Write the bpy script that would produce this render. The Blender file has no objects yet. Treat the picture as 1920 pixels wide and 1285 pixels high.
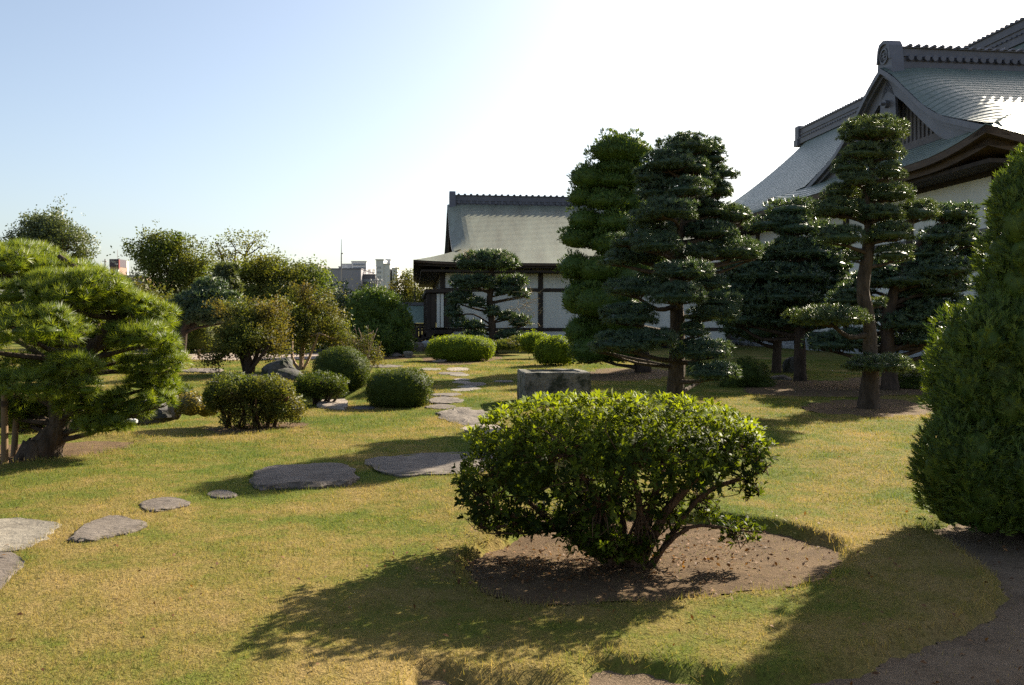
import bpy, math
import numpy as np
from mathutils import Vector

R = math.radians
scene = bpy.context.scene
COL = scene.collection

# ------------------------------------------------------------------ camera
F, EYE, U0, V0 = 1560.0, 1.55, 960.0, 600.0      # focal length in photo pixels, eye height, principal column, horizon row
cam_data = bpy.data.cameras.new("camera")
cam_data.sensor_width = 36.0
cam_data.lens = F / 1920.0 * 36.0
cam_data.shift_y = -(642.5 - V0) / 1920.0
cam_data.clip_start = 0.05
cam_data.clip_end = 3000.0
cam = bpy.data.objects.new("camera", cam_data)
cam.location = (0, 0, EYE)
cam.rotation_euler = (R(90), 0, 0)
COL.objects.link(cam)
scene.camera = cam

# ------------------------------------------------------------------ sky, sun, exposure
SUN_AZ, SUN_EL = R(42.5), R(29.5)                # azimuth from +Y towards +X
world = bpy.data.worlds.new("World")
scene.world = world
world.use_nodes = True
wn, wl = world.node_tree.nodes, world.node_tree.links
wn.clear()
sky_tex = wn.new("ShaderNodeTexSky")
sky_tex.sky_type = 'NISHITA'
sky_tex.sun_disc = False
sky_tex.sun_elevation = SUN_EL
sky_tex.sun_rotation = SUN_AZ
sky_tex.air_density = 1.0
sky_tex.dust_density = 2.0
sky_tex.ozone_density = 1.2
bg = wn.new("ShaderNodeBackground")
bg.inputs[1].default_value = 0.062
wout = wn.new("ShaderNodeOutputWorld")
soft = wn.new("ShaderNodeHueSaturation")              # pale autumn sky: the whole dome less saturated
soft.inputs["Saturation"].default_value = 0.85
wl.new(sky_tex.outputs[0], soft.inputs["Color"])
wl.new(soft.outputs[0], bg.inputs[0])
wl.new(bg.outputs[0], wout.inputs[0])

sun_dir = Vector((math.cos(SUN_EL) * math.sin(SUN_AZ), math.cos(SUN_EL) * math.cos(SUN_AZ), math.sin(SUN_EL)))
sun_data = bpy.data.lights.new("sun", 'SUN')
sun_data.energy = 5.0
sun_data.angle = R(0.53)
sun_data.color = (1.0, 0.90, 0.71)
sun = bpy.data.objects.new("sun", sun_data)
sun.rotation_euler = sun_dir.to_track_quat('Z', 'Y').to_euler()
sun.location = sun_dir * 60
COL.objects.link(sun)

scene.view_settings.view_transform = 'Standard'
scene.view_settings.look = 'None'
scene.view_settings.exposure = 1.7
scene.view_settings.gamma = 1.0
scene.view_settings.use_curve_mapping = False
scene.render.engine = 'CYCLES'
cy = scene.cycles
cy.max_bounces = 6
cy.diffuse_bounces = 3
cy.glossy_bounces = 3
cy.transmission_bounces = 4
cy.transparent_max_bounces = 4
cy.sample_clamp_indirect = 6.0
cy.use_denoising = False
cy.use_adaptive_sampling = True
cy.adaptive_threshold = 0.01

# ------------------------------------------------------------------ places
def P(u, v, Y):
    """photo pixel at depth Y -> world point"""
    return np.array([(u - U0) / F * Y, Y, EYE - (v - V0) / F * Y])

def G(u, v, z=0.0):
    """photo pixel on a horizontal level z -> world point"""
    Y = (EYE - z) * F / (v - V0)
    return np.array([(u - U0) / F * Y, Y, z])

def seg_dist(x, y, line):
    best = np.full(np.shape(x), 1e9)
    for (ax, ay), (bx, by) in zip(line[:-1], line[1:]):
        dx, dy = bx - ax, by - ay
        t = np.clip(((x - ax) * dx + (y - ay) * dy) / (dx * dx + dy * dy), 0, 1)
        best = np.minimum(best, np.hypot(x - ax - t * dx, y - ay - t * dy))
    return best

def in_poly(x, y, poly):
    x, y = np.asarray(x, float), np.asarray(y, float)
    inside = np.zeros(x.shape, bool)
    n = len(poly)
    for i in range(n):
        x1, y1 = poly[i]; x2, y2 = poly[(i + 1) % n]
        c = ((y1 > y) != (y2 > y)) & (x < (x2 - x1) * (y - y1) / (y2 - y1 + 1e-12) + x1)
        inside ^= c
    return inside

def poly_sd(x, y, poly):
    d = seg_dist(x, y, list(poly) + [poly[0]])
    return np.where(in_poly(x, y, poly), -d, d)

def smooth_poly(pts, n=6):
    pts = np.array(pts, float); m = len(pts); out = []
    for i in range(m):
        p0, p1, p2, p3 = pts[i - 1], pts[i], pts[(i + 1) % m], pts[(i + 2) % m]
        for k in range(n):
            t = k / n
            out.append(0.5 * (2 * p1 + (p2 - p0) * t + (2 * p0 - 5 * p1 + 4 * p2 - p3) * t * t + (3 * p1 - p0 - 3 * p2 + p3) * t ** 3))
    return [tuple(p) for p in out]

def pix_poly(pts, n=4):
    return smooth_poly([G(u, v)[:2] for u, v in pts], n)

CHANNEL = [(-13, 9.5), (-8.6, 11.6), (-6.6, 13.2), (-5.6, 15.4), (-4.4, 17.2), (-3.4, 18.4)]
BED_AZALEA = pix_poly([(872, 1068), (905, 1105), (1000, 1128), (1140, 1122), (1350, 1108), (1500, 1098), (1585, 1055), (1565, 1008), (1490, 980),
                       (1390, 964), (1250, 955), (1100, 955), (985, 975), (890, 1020)])
PATH = smooth_poly([G(u, v)[:2] for u, v in [(770, 1280), (900, 1264), (1050, 1258), (1120, 1228), (1210, 1232), (1300, 1248), (1400, 1262), (1500, 1254),
                    (1600, 1228), (1700, 1196), (1800, 1160), (1862, 1118), (1850, 1070), (1790, 1012), (1740, 982), (1760, 966), (1900, 935)]] +
                   [(5.4, 7.6), (8.0, 7.0), (8.0, 1.0), (2.0, 0.4), (-0.4, 1.2)], 4)
BED_PINE = pix_poly([(-90, 885), (0, 872), (110, 862), (200, 848), (268, 830), (276, 822), (205, 816), (120, 822), (0, 826), (-120, 830)])
BED_MIDPINE = pix_poly([(1500, 768), (1600, 780), (1720, 778), (1790, 760), (1720, 748), (1620, 744), (1530, 750)])
BED_STEMS = pix_poly([(375, 800), (420, 808), (500, 804), (580, 796), (585, 788), (520, 786), (420, 790)])
BED_JUNIPER = pix_poly([(1100, 712), (1180, 712), (1290, 704), (1290, 690), (1160, 690), (1090, 700)])
BED_CONIFER = pix_poly([(650, 674), (720, 676), (775, 671), (772, 664), (700, 662), (650, 666)])
BED_TREES = pix_poly([(1400, 738), (1500, 742), (1700, 742), (1850, 735), (1850, 712), (1650, 708), (1500, 712), (1400, 720)])
BED_HEDGE = pix_poly([(800, 680), (860, 684), (930, 676), (935, 668), (800, 670)])
BEDS = [BED_AZALEA, PATH, BED_PINE, BED_MIDPINE, BED_STEMS, BED_JUNIPER, BED_CONIFER, BED_TREES, BED_HEDGE]
BED_DEPTH = [0.10, 0.075, 0.07, 0.03, 0.04, 0.02, 0.02, 0.02, 0.02]

def wob(x, y):
    return (np.sin(x * 5.1 + 1.7 * np.sin(y * 3.3)) + np.sin(y * 6.3 + 1.4 * np.sin(x * 4.1 + 2.0)) +
            0.7 * np.sin(x * 13.1 + y * 9.7) + 0.6 * np.sin(x * 21.7 - y * 27.3 + 1.0) + 0.5 * np.sin(x * 39.0 + 31.0 * y)) * 0.25

def gz0(x, y):
    x, y = np.asarray(x, float), np.asarray(y, float)
    z = 0.03 * np.sin(x * 0.55 + 0.4) * np.sin(y * 0.5 + 0.9) + 0.018 * np.sin(x * 1.3 + y * 0.9)
    z = z * np.clip((40 - y) / 20, 0, 1)
    c = seg_dist(x, y, CHANNEL)
    return z - 0.55 * np.exp(-(c / 0.95) ** 4)

def bed_mask(x, y, i):
    """1 inside soil bed i with a ragged rim"""
    sd = poly_sd(x, y, BEDS[i]) + 0.06 * wob(x, y) * (1.0 if i < 3 else 1.5)
    return np.clip(0.5 - sd / 0.08, 0, 1)

def bed_depth(x, y, i):
    """the front bed is cut deep at its far rim and runs out level towards the viewer"""
    return BED_DEPTH[i] * (0.22 + 0.78 * np.clip((np.asarray(y) - 4.9) / 1.2, 0, 1)) if i == 0 else BED_DEPTH[i]

def gz(x, y):
    x, y = np.asarray(x, float), np.asarray(y, float)
    z = gz0(x, y)
    for i in range(len(BEDS)):
        z = z - bed_depth(x, y, i) * bed_mask(x, y, i)
    return z

def on_ground(u, v):
    p = G(u, v)
    p[2] = float(gz(p[0], p[1]))
    return p

# ------------------------------------------------------------------ materials
ALBEDO = 0.76          # overall reflectance level of every surface

class NT:
    def __init__(self, name):
        self.m = bpy.data.materials.new(name)
        self.m.use_nodes = True
        self.n, self.l = self.m.node_tree.nodes, self.m.node_tree.links
        self.n.clear()
        self.out = self.n.new("ShaderNodeOutputMaterial")
    def node(self, t, **kw):
        nd = self.n.new(t)
        for k, v in kw.items():
            setattr(nd, k, v)
        return nd
    def link(self, a, b):
        self.l.new(a, b)
    def coord(self):
        return self.node("ShaderNodeNewGeometry").outputs["Position"]
    def objco(self):
        return self.node("ShaderNodeTexCoord").outputs["Object"]
    def noise(self, vec, scale, detail=4, rough=0.55, dist=0.0):
        nd = self.node("ShaderNodeTexNoise")
        nd.inputs["Scale"].default_value = scale
        nd.inputs["Detail"].default_value = detail
        nd.inputs["Roughness"].default_value = rough
        nd.inputs["Distortion"].default_value = dist
        self.link(vec, nd.inputs["Vector"])
        return nd.outputs["Fac"]
    def scaled(self, vec, s):
        nd = self.node("ShaderNodeVectorMath", operation='MULTIPLY')
        self.link(vec, nd.inputs[0]); nd.inputs[1].default_value = s
        return nd.outputs[0]
    def ramp(self, fac, stops):
        nd = self.node("ShaderNodeValToRGB")
        el = nd.color_ramp.elements
        while len(el) < len(stops):
            el.new(0.5)
        for e, (p, c) in zip(el, stops):
            e.position = p
            e.color = (*c, 1) if len(c) == 3 else c
        self.link(fac, nd.inputs[0])
        return nd.outputs[0]
    def mix(self, fac, a, b, mode='MIX'):
        nd = self.node("ShaderNodeMix", data_type='RGBA', blend_type=mode)
        for sock, val in ((nd.inputs[0], fac), (nd.inputs[6], a), (nd.inputs[7], b)):
            if hasattr(val, "is_output"):
                self.link(val, sock)
            else:
                sock.default_value = val if not isinstance(val, tuple) or len(val) == 4 else (*val, 1)
        return nd.outputs[2]
    def math(self, op, a, b=None):
        nd = self.node("ShaderNodeMath", operation=op)
        for sock, val in ((nd.inputs[0], a), (nd.inputs[1], b)):
            if val is None:
                continue
            if hasattr(val, "is_output"):
                self.link(val, sock)
            else:
                sock.default_value = val
        return nd.outputs[0]
    def attr(self, name):
        return self.node("ShaderNodeAttribute", attribute_name=name).outputs["Fac"]
    def bump(self, h, strength, dist):
        nd = self.node("ShaderNodeBump")
        nd.inputs["Strength"].default_value = strength
        nd.inputs["Distance"].default_value = dist
        self.link(h, nd.inputs["Height"])
        return nd.outputs[0]
    def principled(self, color, rough=0.6, spec=0.4, metal=0.0, normal=None):
        p = self.node("ShaderNodeBsdfPrincipled")
        color = self.mix(1.0, color, (ALBEDO, ALBEDO, ALBEDO), 'MULTIPLY')
        for key, val in (("Base Color", color), ("Roughness", rough)):
            if hasattr(val, "is_output"):
                self.link(val, p.inputs[key])
            else:
                p.inputs[key].default_value = (*val, 1) if isinstance(val, tuple) else val
        p.inputs["Specular IOR Level"].default_value = spec
        p.inputs["Metallic"].default_value = metal
        if normal is not None:
            self.link(normal, p.inputs["Normal"])
        return p
    def done(self, shader):
        self.link(shader.outputs[0], self.out.inputs[0])
        return self.m

def leaf_mat(name, dark, light, trans=0.35, rough=0.5, spec=0.35, patch=None, tcol=(1.75, 1.6, 0.5), mass=1.1):
    """foliage: colour varies from leaf to leaf (attribute) and in loose patches; light passes through it"""
    t = NT(name)
    a = t.attr("tint")
    c = t.mix(a, dark, light)
    if patch:
        n = t.noise(t.coord(), patch[0], 3)
        c = t.mix(t.ramp(n, [(0.42, (0, 0, 0)), (0.66, (1, 1, 1))]), c, patch[1])
    # leaves of a dense mass face outwards on average: lean the shading normal towards the mass's own surface
    at = t.node("ShaderNodeAttribute", attribute_name="mass_normal")
    sa = t.node("ShaderNodeVectorMath", operation='SCALE'); t.link(at.outputs["Vector"], sa.inputs[0]); sa.inputs["Scale"].default_value = mass
    ge_ = t.node("ShaderNodeNewGeometry")
    ad = t.node("ShaderNodeVectorMath", operation='ADD'); t.link(sa.outputs[0], ad.inputs[0]); t.link(ge_.outputs["Normal"], ad.inputs[1])
    no = t.node("ShaderNodeVectorMath", operation='NORMALIZE'); t.link(ad.outputs[0], no.inputs[0])
    p = t.principled(c, rough, spec, 0.0, no.outputs[0])
    tr = t.node("ShaderNodeBsdfTranslucent")
    t.link(t.mix(1.0, c, tuple(ALBEDO * x for x in tcol), 'MULTIPLY'), tr.inputs[0])
    mx = t.node("ShaderNodeMixShader")
    mx.inputs[0].default_value = trans
    t.link(p.outputs[0], mx.inputs[1]); t.link(tr.outputs[0], mx.inputs[2])
    return t.done(mx)

def bark_mat(name, dark, light, scale=8.0, stretch=(1, 1, 0.35)):
    t = NT(name)
    v = t.scaled(t.coord(), stretch)
    n = t.noise(v, scale, 6, 0.65, 0.4)
    vo = t.node("ShaderNodeTexVoronoi", feature='DISTANCE_TO_EDGE')
    vo.inputs["Scale"].default_value = scale * 2.0
    t.link(v, vo.inputs["Vector"])
    c = t.ramp(n, [(0.3, dark), (0.72, light)])
    h = t.math('ADD', n, t.math('MULTIPLY', vo.outputs[0], 1.2))
    return t.done(t.principled(c, 0.9, 0.15, normal=t.bump(h, 0.9, 0.03)))

def stone_mat(name, dark, mid, light, scale=4.0, moss=None, bump=0.6):
    t = NT(name)
    v = t.coord()
    n1 = t.noise(v, scale, 7, 0.65, 0.3)
    n2 = t.noise(t.scaled(v, (1.0, 1.7, 1.4)), scale * 3.4, 7, 0.68, 0.9)
    c = t.ramp(n1, [(0.28, dark), (0.5, mid), (0.72, light)])
    c = t.mix(t.ramp(n2, [(0.4, (0, 0, 0)), (0.7, (1, 1, 1))]), c, light)
    if moss:
        n3 = t.noise(v, scale * 0.9, 5, 0.7)
        c = t.mix(t.ramp(n3, [(0.5, (0, 0, 0)), (0.6, (1, 1, 1))]), c, moss)
    h = t.math('ADD', t.math('MULTIPLY', n1, 0.8), n2)
    return t.done(t.principled(c, 0.85, 0.25, normal=t.bump(h, bump, 0.04)))

def plain_mat(name, col, rough=0.7, spec=0.3, var=0.25, scale=3.0, stretch=(1, 1, 1), bump=0.15, metal=0.0):
    t = NT(name)
    v = t.scaled(t.coord(), stretch)
    n = t.noise(v, scale, 5, 0.6)
    lo = tuple(c * (1 - var) for c in col); hi = tuple(min(1, c * (1 + var)) for c in col)
    c = t.ramp(n, [(0.3, lo), (0.7, hi)])
    f = t.noise(v, scale * 9, 4, 0.6)
    return t.done(t.principled(c, rough, spec, metal, t.bump(f, bump, 0.01)))

def roof_mat(name, base, pale, rough=0.42, warm=None, metal=0.0, spec=0.5):
    t = NT(name)
    v = t.coord()
    st = t.noise(t.scaled(v, (1.0, 0.12, 0.25)), 1.1, 5, 0.65, 0.2)      # run-off streaks follow the fall of the roof
    fine = t.noise(v, 6.0, 5, 0.6)
    c = t.ramp(st, [(0.3, base), (0.68, pale)])
    c = t.mix(t.ramp(fine, [(0.35, (0, 0, 0)), (0.75, (0.6, 0.6, 0.6))]), c, warm or base)
    r = t.ramp(fine, [(0.3, (rough * 0.8,) * 3), (0.7, (min(1, rough * 1.25),) * 3)])
    p = t.principled(c, 0.4, spec, metal, t.bump(fine, 0.12, 0.02))
    t.link(r, p.inputs["Roughness"])
    return t.done(p)

def lawn_colour(t):
    """green and straw patches of the turf, from the place on the lawn"""
    v = t.scaled(t.coord(), (1, 1, 0))
    big = t.noise(v, 0.55, 4, 0.6, 0.4)
    mid = t.noise(v, 2.6, 5, 0.65, 0.3)
    f = t.math('ADD', t.math('MULTIPLY', t.math('ADD', t.math('MULTIPLY', big, 1.5), -0.25), 0.55), t.math('MULTIPLY', mid, 0.45))
    sx = t.node("ShaderNodeSeparateXYZ"); t.link(v, sx.inputs[0])      # the turf by the path is drier
    mr = t.node("ShaderNodeMapRange"); mr.inputs[1].default_value = 6.5; mr.inputs[2].default_value = 3.6; mr.inputs[3].default_value = 0.0; mr.inputs[4].default_value = 0.085
    t.link(sx.outputs[1], mr.inputs[0])
    f = t.math('ADD', f, mr.outputs[0])
    return f

def grass_blade_mat():
    t = NT("grass_blade")
    f = lawn_colour(t)
    a = t.attr("tint")
    f2 = t.math('ADD', f, t.math('MULTIPLY', t.math('SUBTRACT', a, 0.5), 0.24))
    c = t.ramp(f2, [(0.345, (0.09, 0.145, 0.018)), (0.465, (0.175, 0.195, 0.034)), (0.555, (0.28, 0.232, 0.064)), (0.685, (0.41, 0.30, 0.12))])
    p = t.principled(c, 0.65, 0.2)
    tr = t.node("ShaderNodeBsdfTranslucent")
    t.link(t.mix(1.0, c, (1.0, 0.97, 0.62), 'MULTIPLY'), tr.inputs[0])
    mx = t.node("ShaderNodeMixShader"); mx.inputs[0].default_value = 0.4
    t.link(p.outputs[0], mx.inputs[1]); t.link(tr.outputs[0], mx.inputs[2])
    return t.done(mx)

def ground_mat():
    t = NT("turf")
    f = lawn_colour(t)
    v = t.coord()
    fine = t.noise(v, 42.0, 4, 0.7)
    fine2 = t.noise(v, 11.0, 5, 0.65)
    f2 = t.math('ADD', f, t.math('MULTIPLY', t.math('SUBTRACT', fine2, 0.5), 0.25))
    c = t.ramp(f2, [(0.345, (0.085, 0.125, 0.018)), (0.465, (0.145, 0.16, 0.030)), (0.555, (0.22, 0.178, 0.050)), (0.685, (0.31, 0.22, 0.086))])
    c = t.mix(t.ramp(fine, [(0.3, (0.55, 0.55, 0.55)), (0.55, (0, 0, 0))]), c, (0.07, 0.055, 0.02))
    h = t.math('ADD', fine, fine2)
    return t.done(t.principled(c, 0.95, 0.05, normal=t.bump(h, 0.8, 0.03)))

def soil_mat(name, dark, light):
    t = NT(name)
    v = t.coord()
    n = t.noise(v, 5.0, 6, 0.7, 0.3)
    f = t.noise(v, 60.0, 4, 0.75)
    c = t.ramp(n, [(0.3, dark), (0.7, light)])
    c = t.mix(t.ramp(f, [(0.55, (0, 0, 0)), (0.75, (0.7, 0.7, 0.7))]), c, tuple(min(1, x * 1.7) for x in light))
    c = t.mix(t.ramp(f, [(0.25, (0.8, 0.8, 0.8)), (0.42, (0, 0, 0))]), c, tuple(x * 0.45 for x in dark))
    return t.done(t.principled(c, 0.95, 0.1, normal=t.bump(t.math('ADD', f, n), 1.0, 0.02)))

M = {}
M["turf"] = ground_mat()
M["blade"] = grass_blade_mat()
M["soil"] = soil_mat("soil", (0.095, 0.060, 0.034), (0.20, 0.13, 0.072))
M["path"] = soil_mat("path_soil", (0.15, 0.105, 0.068), (0.27, 0.195, 0.13))
M["gravel"] = soil_mat("gravel", (0.30, 0.24, 0.20), (0.46, 0.37, 0.31))
M["litter"] = leaf_mat("dry_leaf", (0.10, 0.045, 0.02), (0.34, 0.17, 0.07), 0.2, 0.7, 0.15, mass=0.0)
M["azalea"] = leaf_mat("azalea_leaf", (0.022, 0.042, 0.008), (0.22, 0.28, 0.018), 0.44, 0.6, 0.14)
M["pine_near"] = leaf_mat("pine_needle_bright", (0.075, 0.13, 0.014), (0.26, 0.32, 0.032), 0.38, 0.45, 0.35)
M["pine"] = leaf_mat("pine_needle", (0.042, 0.080, 0.038), (0.125, 0.165, 0.048), 0.22, 0.5, 0.4)
M["pine_blue"] = leaf_mat("pine_needle_blue", (0.036, 0.075, 0.046), (0.098, 0.145, 0.058), 0.24, 0.5, 0.4)
M["juniper"] = leaf_mat("juniper_scale", (0.045, 0.090, 0.012), (0.165, 0.225, 0.024), 0.24, 0.55, 0.3)
M["juniper_dark"] = leaf_mat("juniper_scale_dark", (0.040, 0.090, 0.012), (0.145, 0.21, 0.028), 0.26, 0.55, 0.3)
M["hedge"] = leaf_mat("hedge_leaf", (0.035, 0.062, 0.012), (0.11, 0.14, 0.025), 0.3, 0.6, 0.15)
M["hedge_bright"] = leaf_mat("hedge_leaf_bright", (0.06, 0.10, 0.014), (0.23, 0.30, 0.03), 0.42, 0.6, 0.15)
M["shrub"] = leaf_mat("shrub_leaf", (0.055, 0.085, 0.020), (0.15, 0.18, 0.04), 0.35, 0.6, 0.18, (1.4, (0.13, 0.115, 0.035)))
M["shrub_orange"] = leaf_mat("shrub_leaf_orange", (0.10, 0.10, 0.02), (0.26, 0.20, 0.04), 0.35, 0.45, 0.4)
M["myrtle"] = leaf_mat("myrtle_leaf", (0.062, 0.088, 0.022), (0.145, 0.17, 0.042), 0.35, 0.6, 0.15, (0.9, (0.135, 0.105, 0.038)))
M["tree_a"] = leaf_mat("tree_leaf_green", (0.058, 0.098, 0.022), (0.14, 0.185, 0.045), 0.35, 0.6, 0.15, (0.25, (0.145, 0.15, 0.04)))
M["tree_b"] = leaf_mat("tree_leaf_olive", (0.060, 0.100, 0.020), (0.145, 0.19, 0.040), 0.35, 0.6, 0.15, (0.3, (0.16, 0.165, 0.036)))
M["tree_c"] = leaf_mat("tree_leaf_brown", (0.062, 0.086, 0.024), (0.135, 0.16, 0.044), 0.3, 0.6, 0.15, (0.35, (0.125, 0.115, 0.038)))
M["tree_grey"] = leaf_mat("tree_leaf_grey", (0.06, 0.085, 0.035), (0.12, 0.15, 0.06), 0.3, 0.5, 0.35)
M["bark_pine"] = bark_mat("bark_pine", (0.036, 0.027, 0.019), (0.14, 0.10, 0.07), 9)
M["bark_dark"] = bark_mat("bark_dark", (0.035, 0.026, 0.02), (0.11, 0.075, 0.055), 9)
M["bark_azalea"] = bark_mat("bark_azalea", (0.07, 0.04, 0.025), (0.22, 0.125, 0.07), 22)
M["bark_pale"] = bark_mat("bark_pale", (0.28, 0.18, 0.12), (0.55, 0.40, 0.30), 10)
M["twig_dry"] = plain_mat("twig_dry", (0.42, 0.31, 0.15), 0.8)
M["stone_flat"] = stone_mat("stone_flat", (0.085, 0.066, 0.052), (0.14, 0.113, 0.092), (0.215, 0.178, 0.148), 3.0)
M["stone_pale"] = stone_mat("stone_pale", (0.12, 0.10, 0.08), (0.205, 0.178, 0.142), (0.30, 0.265, 0.215), 3.2)
M["stone_brown"] = stone_mat("stone_brown", (0.075, 0.058, 0.046), (0.125, 0.10, 0.082), (0.20, 0.165, 0.14), 3.2)
M["stone_dark"] = stone_mat("stone_dark", (0.035, 0.032, 0.03), (0.07, 0.064, 0.06), (0.13, 0.12, 0.11), 3.0, (0.03, 0.036, 0.016))
M["stone_pink"] = stone_mat("stone_pink", (0.19, 0.15, 0.12), (0.29, 0.235, 0.19), (0.40, 0.33, 0.28), 4.0)
M["stone_block"] = stone_mat("stone_block", (0.07, 0.065, 0.055), (0.15, 0.14, 0.12), (0.28, 0.26, 0.225), 5.0, (0.045, 0.05, 0.034), 0.5)
M["stone_wall"] = stone_mat("stone_wall", (0.20, 0.20, 0.20), (0.36, 0.355, 0.35), (0.5, 0.5, 0.49), 2.0)
M["plaster"] = plain_mat("plaster", (0.80, 0.77, 0.71), 0.85, 0.2, 0.10, 1.6, (1, 1, 0.25), 0.05)
M["timber"] = plain_mat("timber_dark", (0.052, 0.038, 0.030), 0.75, 0.25, 0.35, 3, (1, 1, 0.3), 0.2)
M["timber_brown"] = plain_mat("timber_brown", (0.105, 0.07, 0.048), 0.7, 0.25, 0.3, 3, (0.4, 0.4, 3), 0.25)
M["timber_grey"] = plain_mat("timber_grey", (0.17, 0.15, 0.155), 0.7, 0.3, 0.2, 3, (1, 1, 1), 0.2)
M["post_wood"] = plain_mat("post_wood", (0.20, 0.125, 0.065), 0.75, 0.25, 0.3, 5, (1, 1, 0.2), 0.3)
M["fence_wood"] = plain_mat("fence_wood", (0.13, 0.065, 0.045), 0.75, 0.2, 0.3, 4, (1, 1, 0.3), 0.3)
M["roof"] = roof_mat("roof_copper", (0.148, 0.15, 0.105), (0.28, 0.30, 0.225), 0.5, (0.19, 0.17, 0.115), 0.0, 0.5)
M["roof_hall"] = roof_mat("roof_copper_hall", (0.108, 0.148, 0.128), (0.178, 0.225, 0.195), 0.44, (0.135, 0.157, 0.13), 0.1, 0.45)
M["roof_green"] = roof_mat("roof_copper_green", (0.24, 0.33, 0.27), (0.36, 0.46, 0.38), 0.5, (0.26, 0.34, 0.28))
M["ridge"] = plain_mat("ridge_metal", (0.13, 0.125, 0.15), 0.5, 0.45, 0.2, 2, (1, 1, 1), 0.1, 0.2)
M["barge"] = plain_mat("barge_metal", (0.15, 0.145, 0.165), 0.45, 0.45, 0.18, 1.5, (1, 1, 1), 0.1, 0.25)
M["dark_void"] = plain_mat("dark_boards", (0.02, 0.018, 0.018), 0.9, 0.1)
M["concrete_grey"] = plain_mat("concrete_grey", (0.34, 0.32, 0.345), 0.85, 0.2, 0.06, 0.2)
M["concrete_pale"] = plain_mat("concrete_pale", (0.62, 0.62, 0.64), 0.85, 0.2, 0.05, 0.2)
M["concrete_dark"] = plain_mat("concrete_dark", (0.15, 0.145, 0.17), 0.7, 0.3, 0.1, 0.3)
M["window_far"] = plain_mat("window_far", (0.20, 0.22, 0.27), 0.25, 0.5, 0.1, 0.5)
M["tower_brown"] = plain_mat("tower_brown", (0.36, 0.24, 0.19), 0.85, 0.2, 0.08, 0.4)
M["sign_dark"] = plain_mat("sign_dark", (0.075, 0.055, 0.075), 0.6, 0.3, 0.1)
M["sign_red"] = plain_mat("sign_red", (0.22, 0.03, 0.035), 0.6, 0.3, 0.1)
M["sign_white"] = plain_mat("sign_white", (0.8, 0.78, 0.76), 0.7, 0.3, 0.04)
M["mast"] = plain_mat("mast_metal", (0.33, 0.30, 0.31), 0.6, 0.4, 0.1)
M["rain_chain"] = plain_mat("chain_metal", (0.07, 0.06, 0.05), 0.5, 0.4, 0.2)

# ------------------------------------------------------------------ mesh helpers
ORIGIN = {}

def link_mesh(name, me, parent=None, org=(0, 0, 0)):
    o = bpy.data.objects.new(name, me)
    COL.objects.link(o)
    if parent is not None:
        o.parent = parent
        ORIGIN[o.name] = ORIGIN.get(parent.name, np.zeros(3))
    return o

def fast_mesh(name, V, T, mat, tint=None, smooth=False, nrm=None):
    """triangle mesh straight from numpy arrays"""
    me = bpy.data.meshes.new(name)
    V = np.ascontiguousarray(V, dtype=np.float32); T = np.ascontiguousarray(T, dtype=np.int32)
    me.vertices.add(len(V)); me.vertices.foreach_set("co", V.ravel())
    me.loops.add(T.size); me.loops.foreach_set("vertex_index", T.ravel())
    me.polygons.add(len(T)); me.polygons.foreach_set("loop_start", np.arange(0, T.size, 3, dtype=np.int32))
    if smooth:
        me.polygons.foreach_set("use_smooth", np.ones(len(T), bool))
    me.update(calc_edges=True)
    if tint is not None:
        a = me.attributes.new("tint", 'FLOAT', 'POINT')
        a.data.foreach_set("value", np.ascontiguousarray(tint, dtype=np.float32))
    if nrm is not None:
        a = me.attributes.new("mass_normal", 'FLOAT_VECTOR', 'POINT')
        a.data.foreach_set("vector", np.ascontiguousarray(nrm, dtype=np.float32).ravel())
    if mat is not None:
        me.materials.append(mat)
    return me

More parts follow.
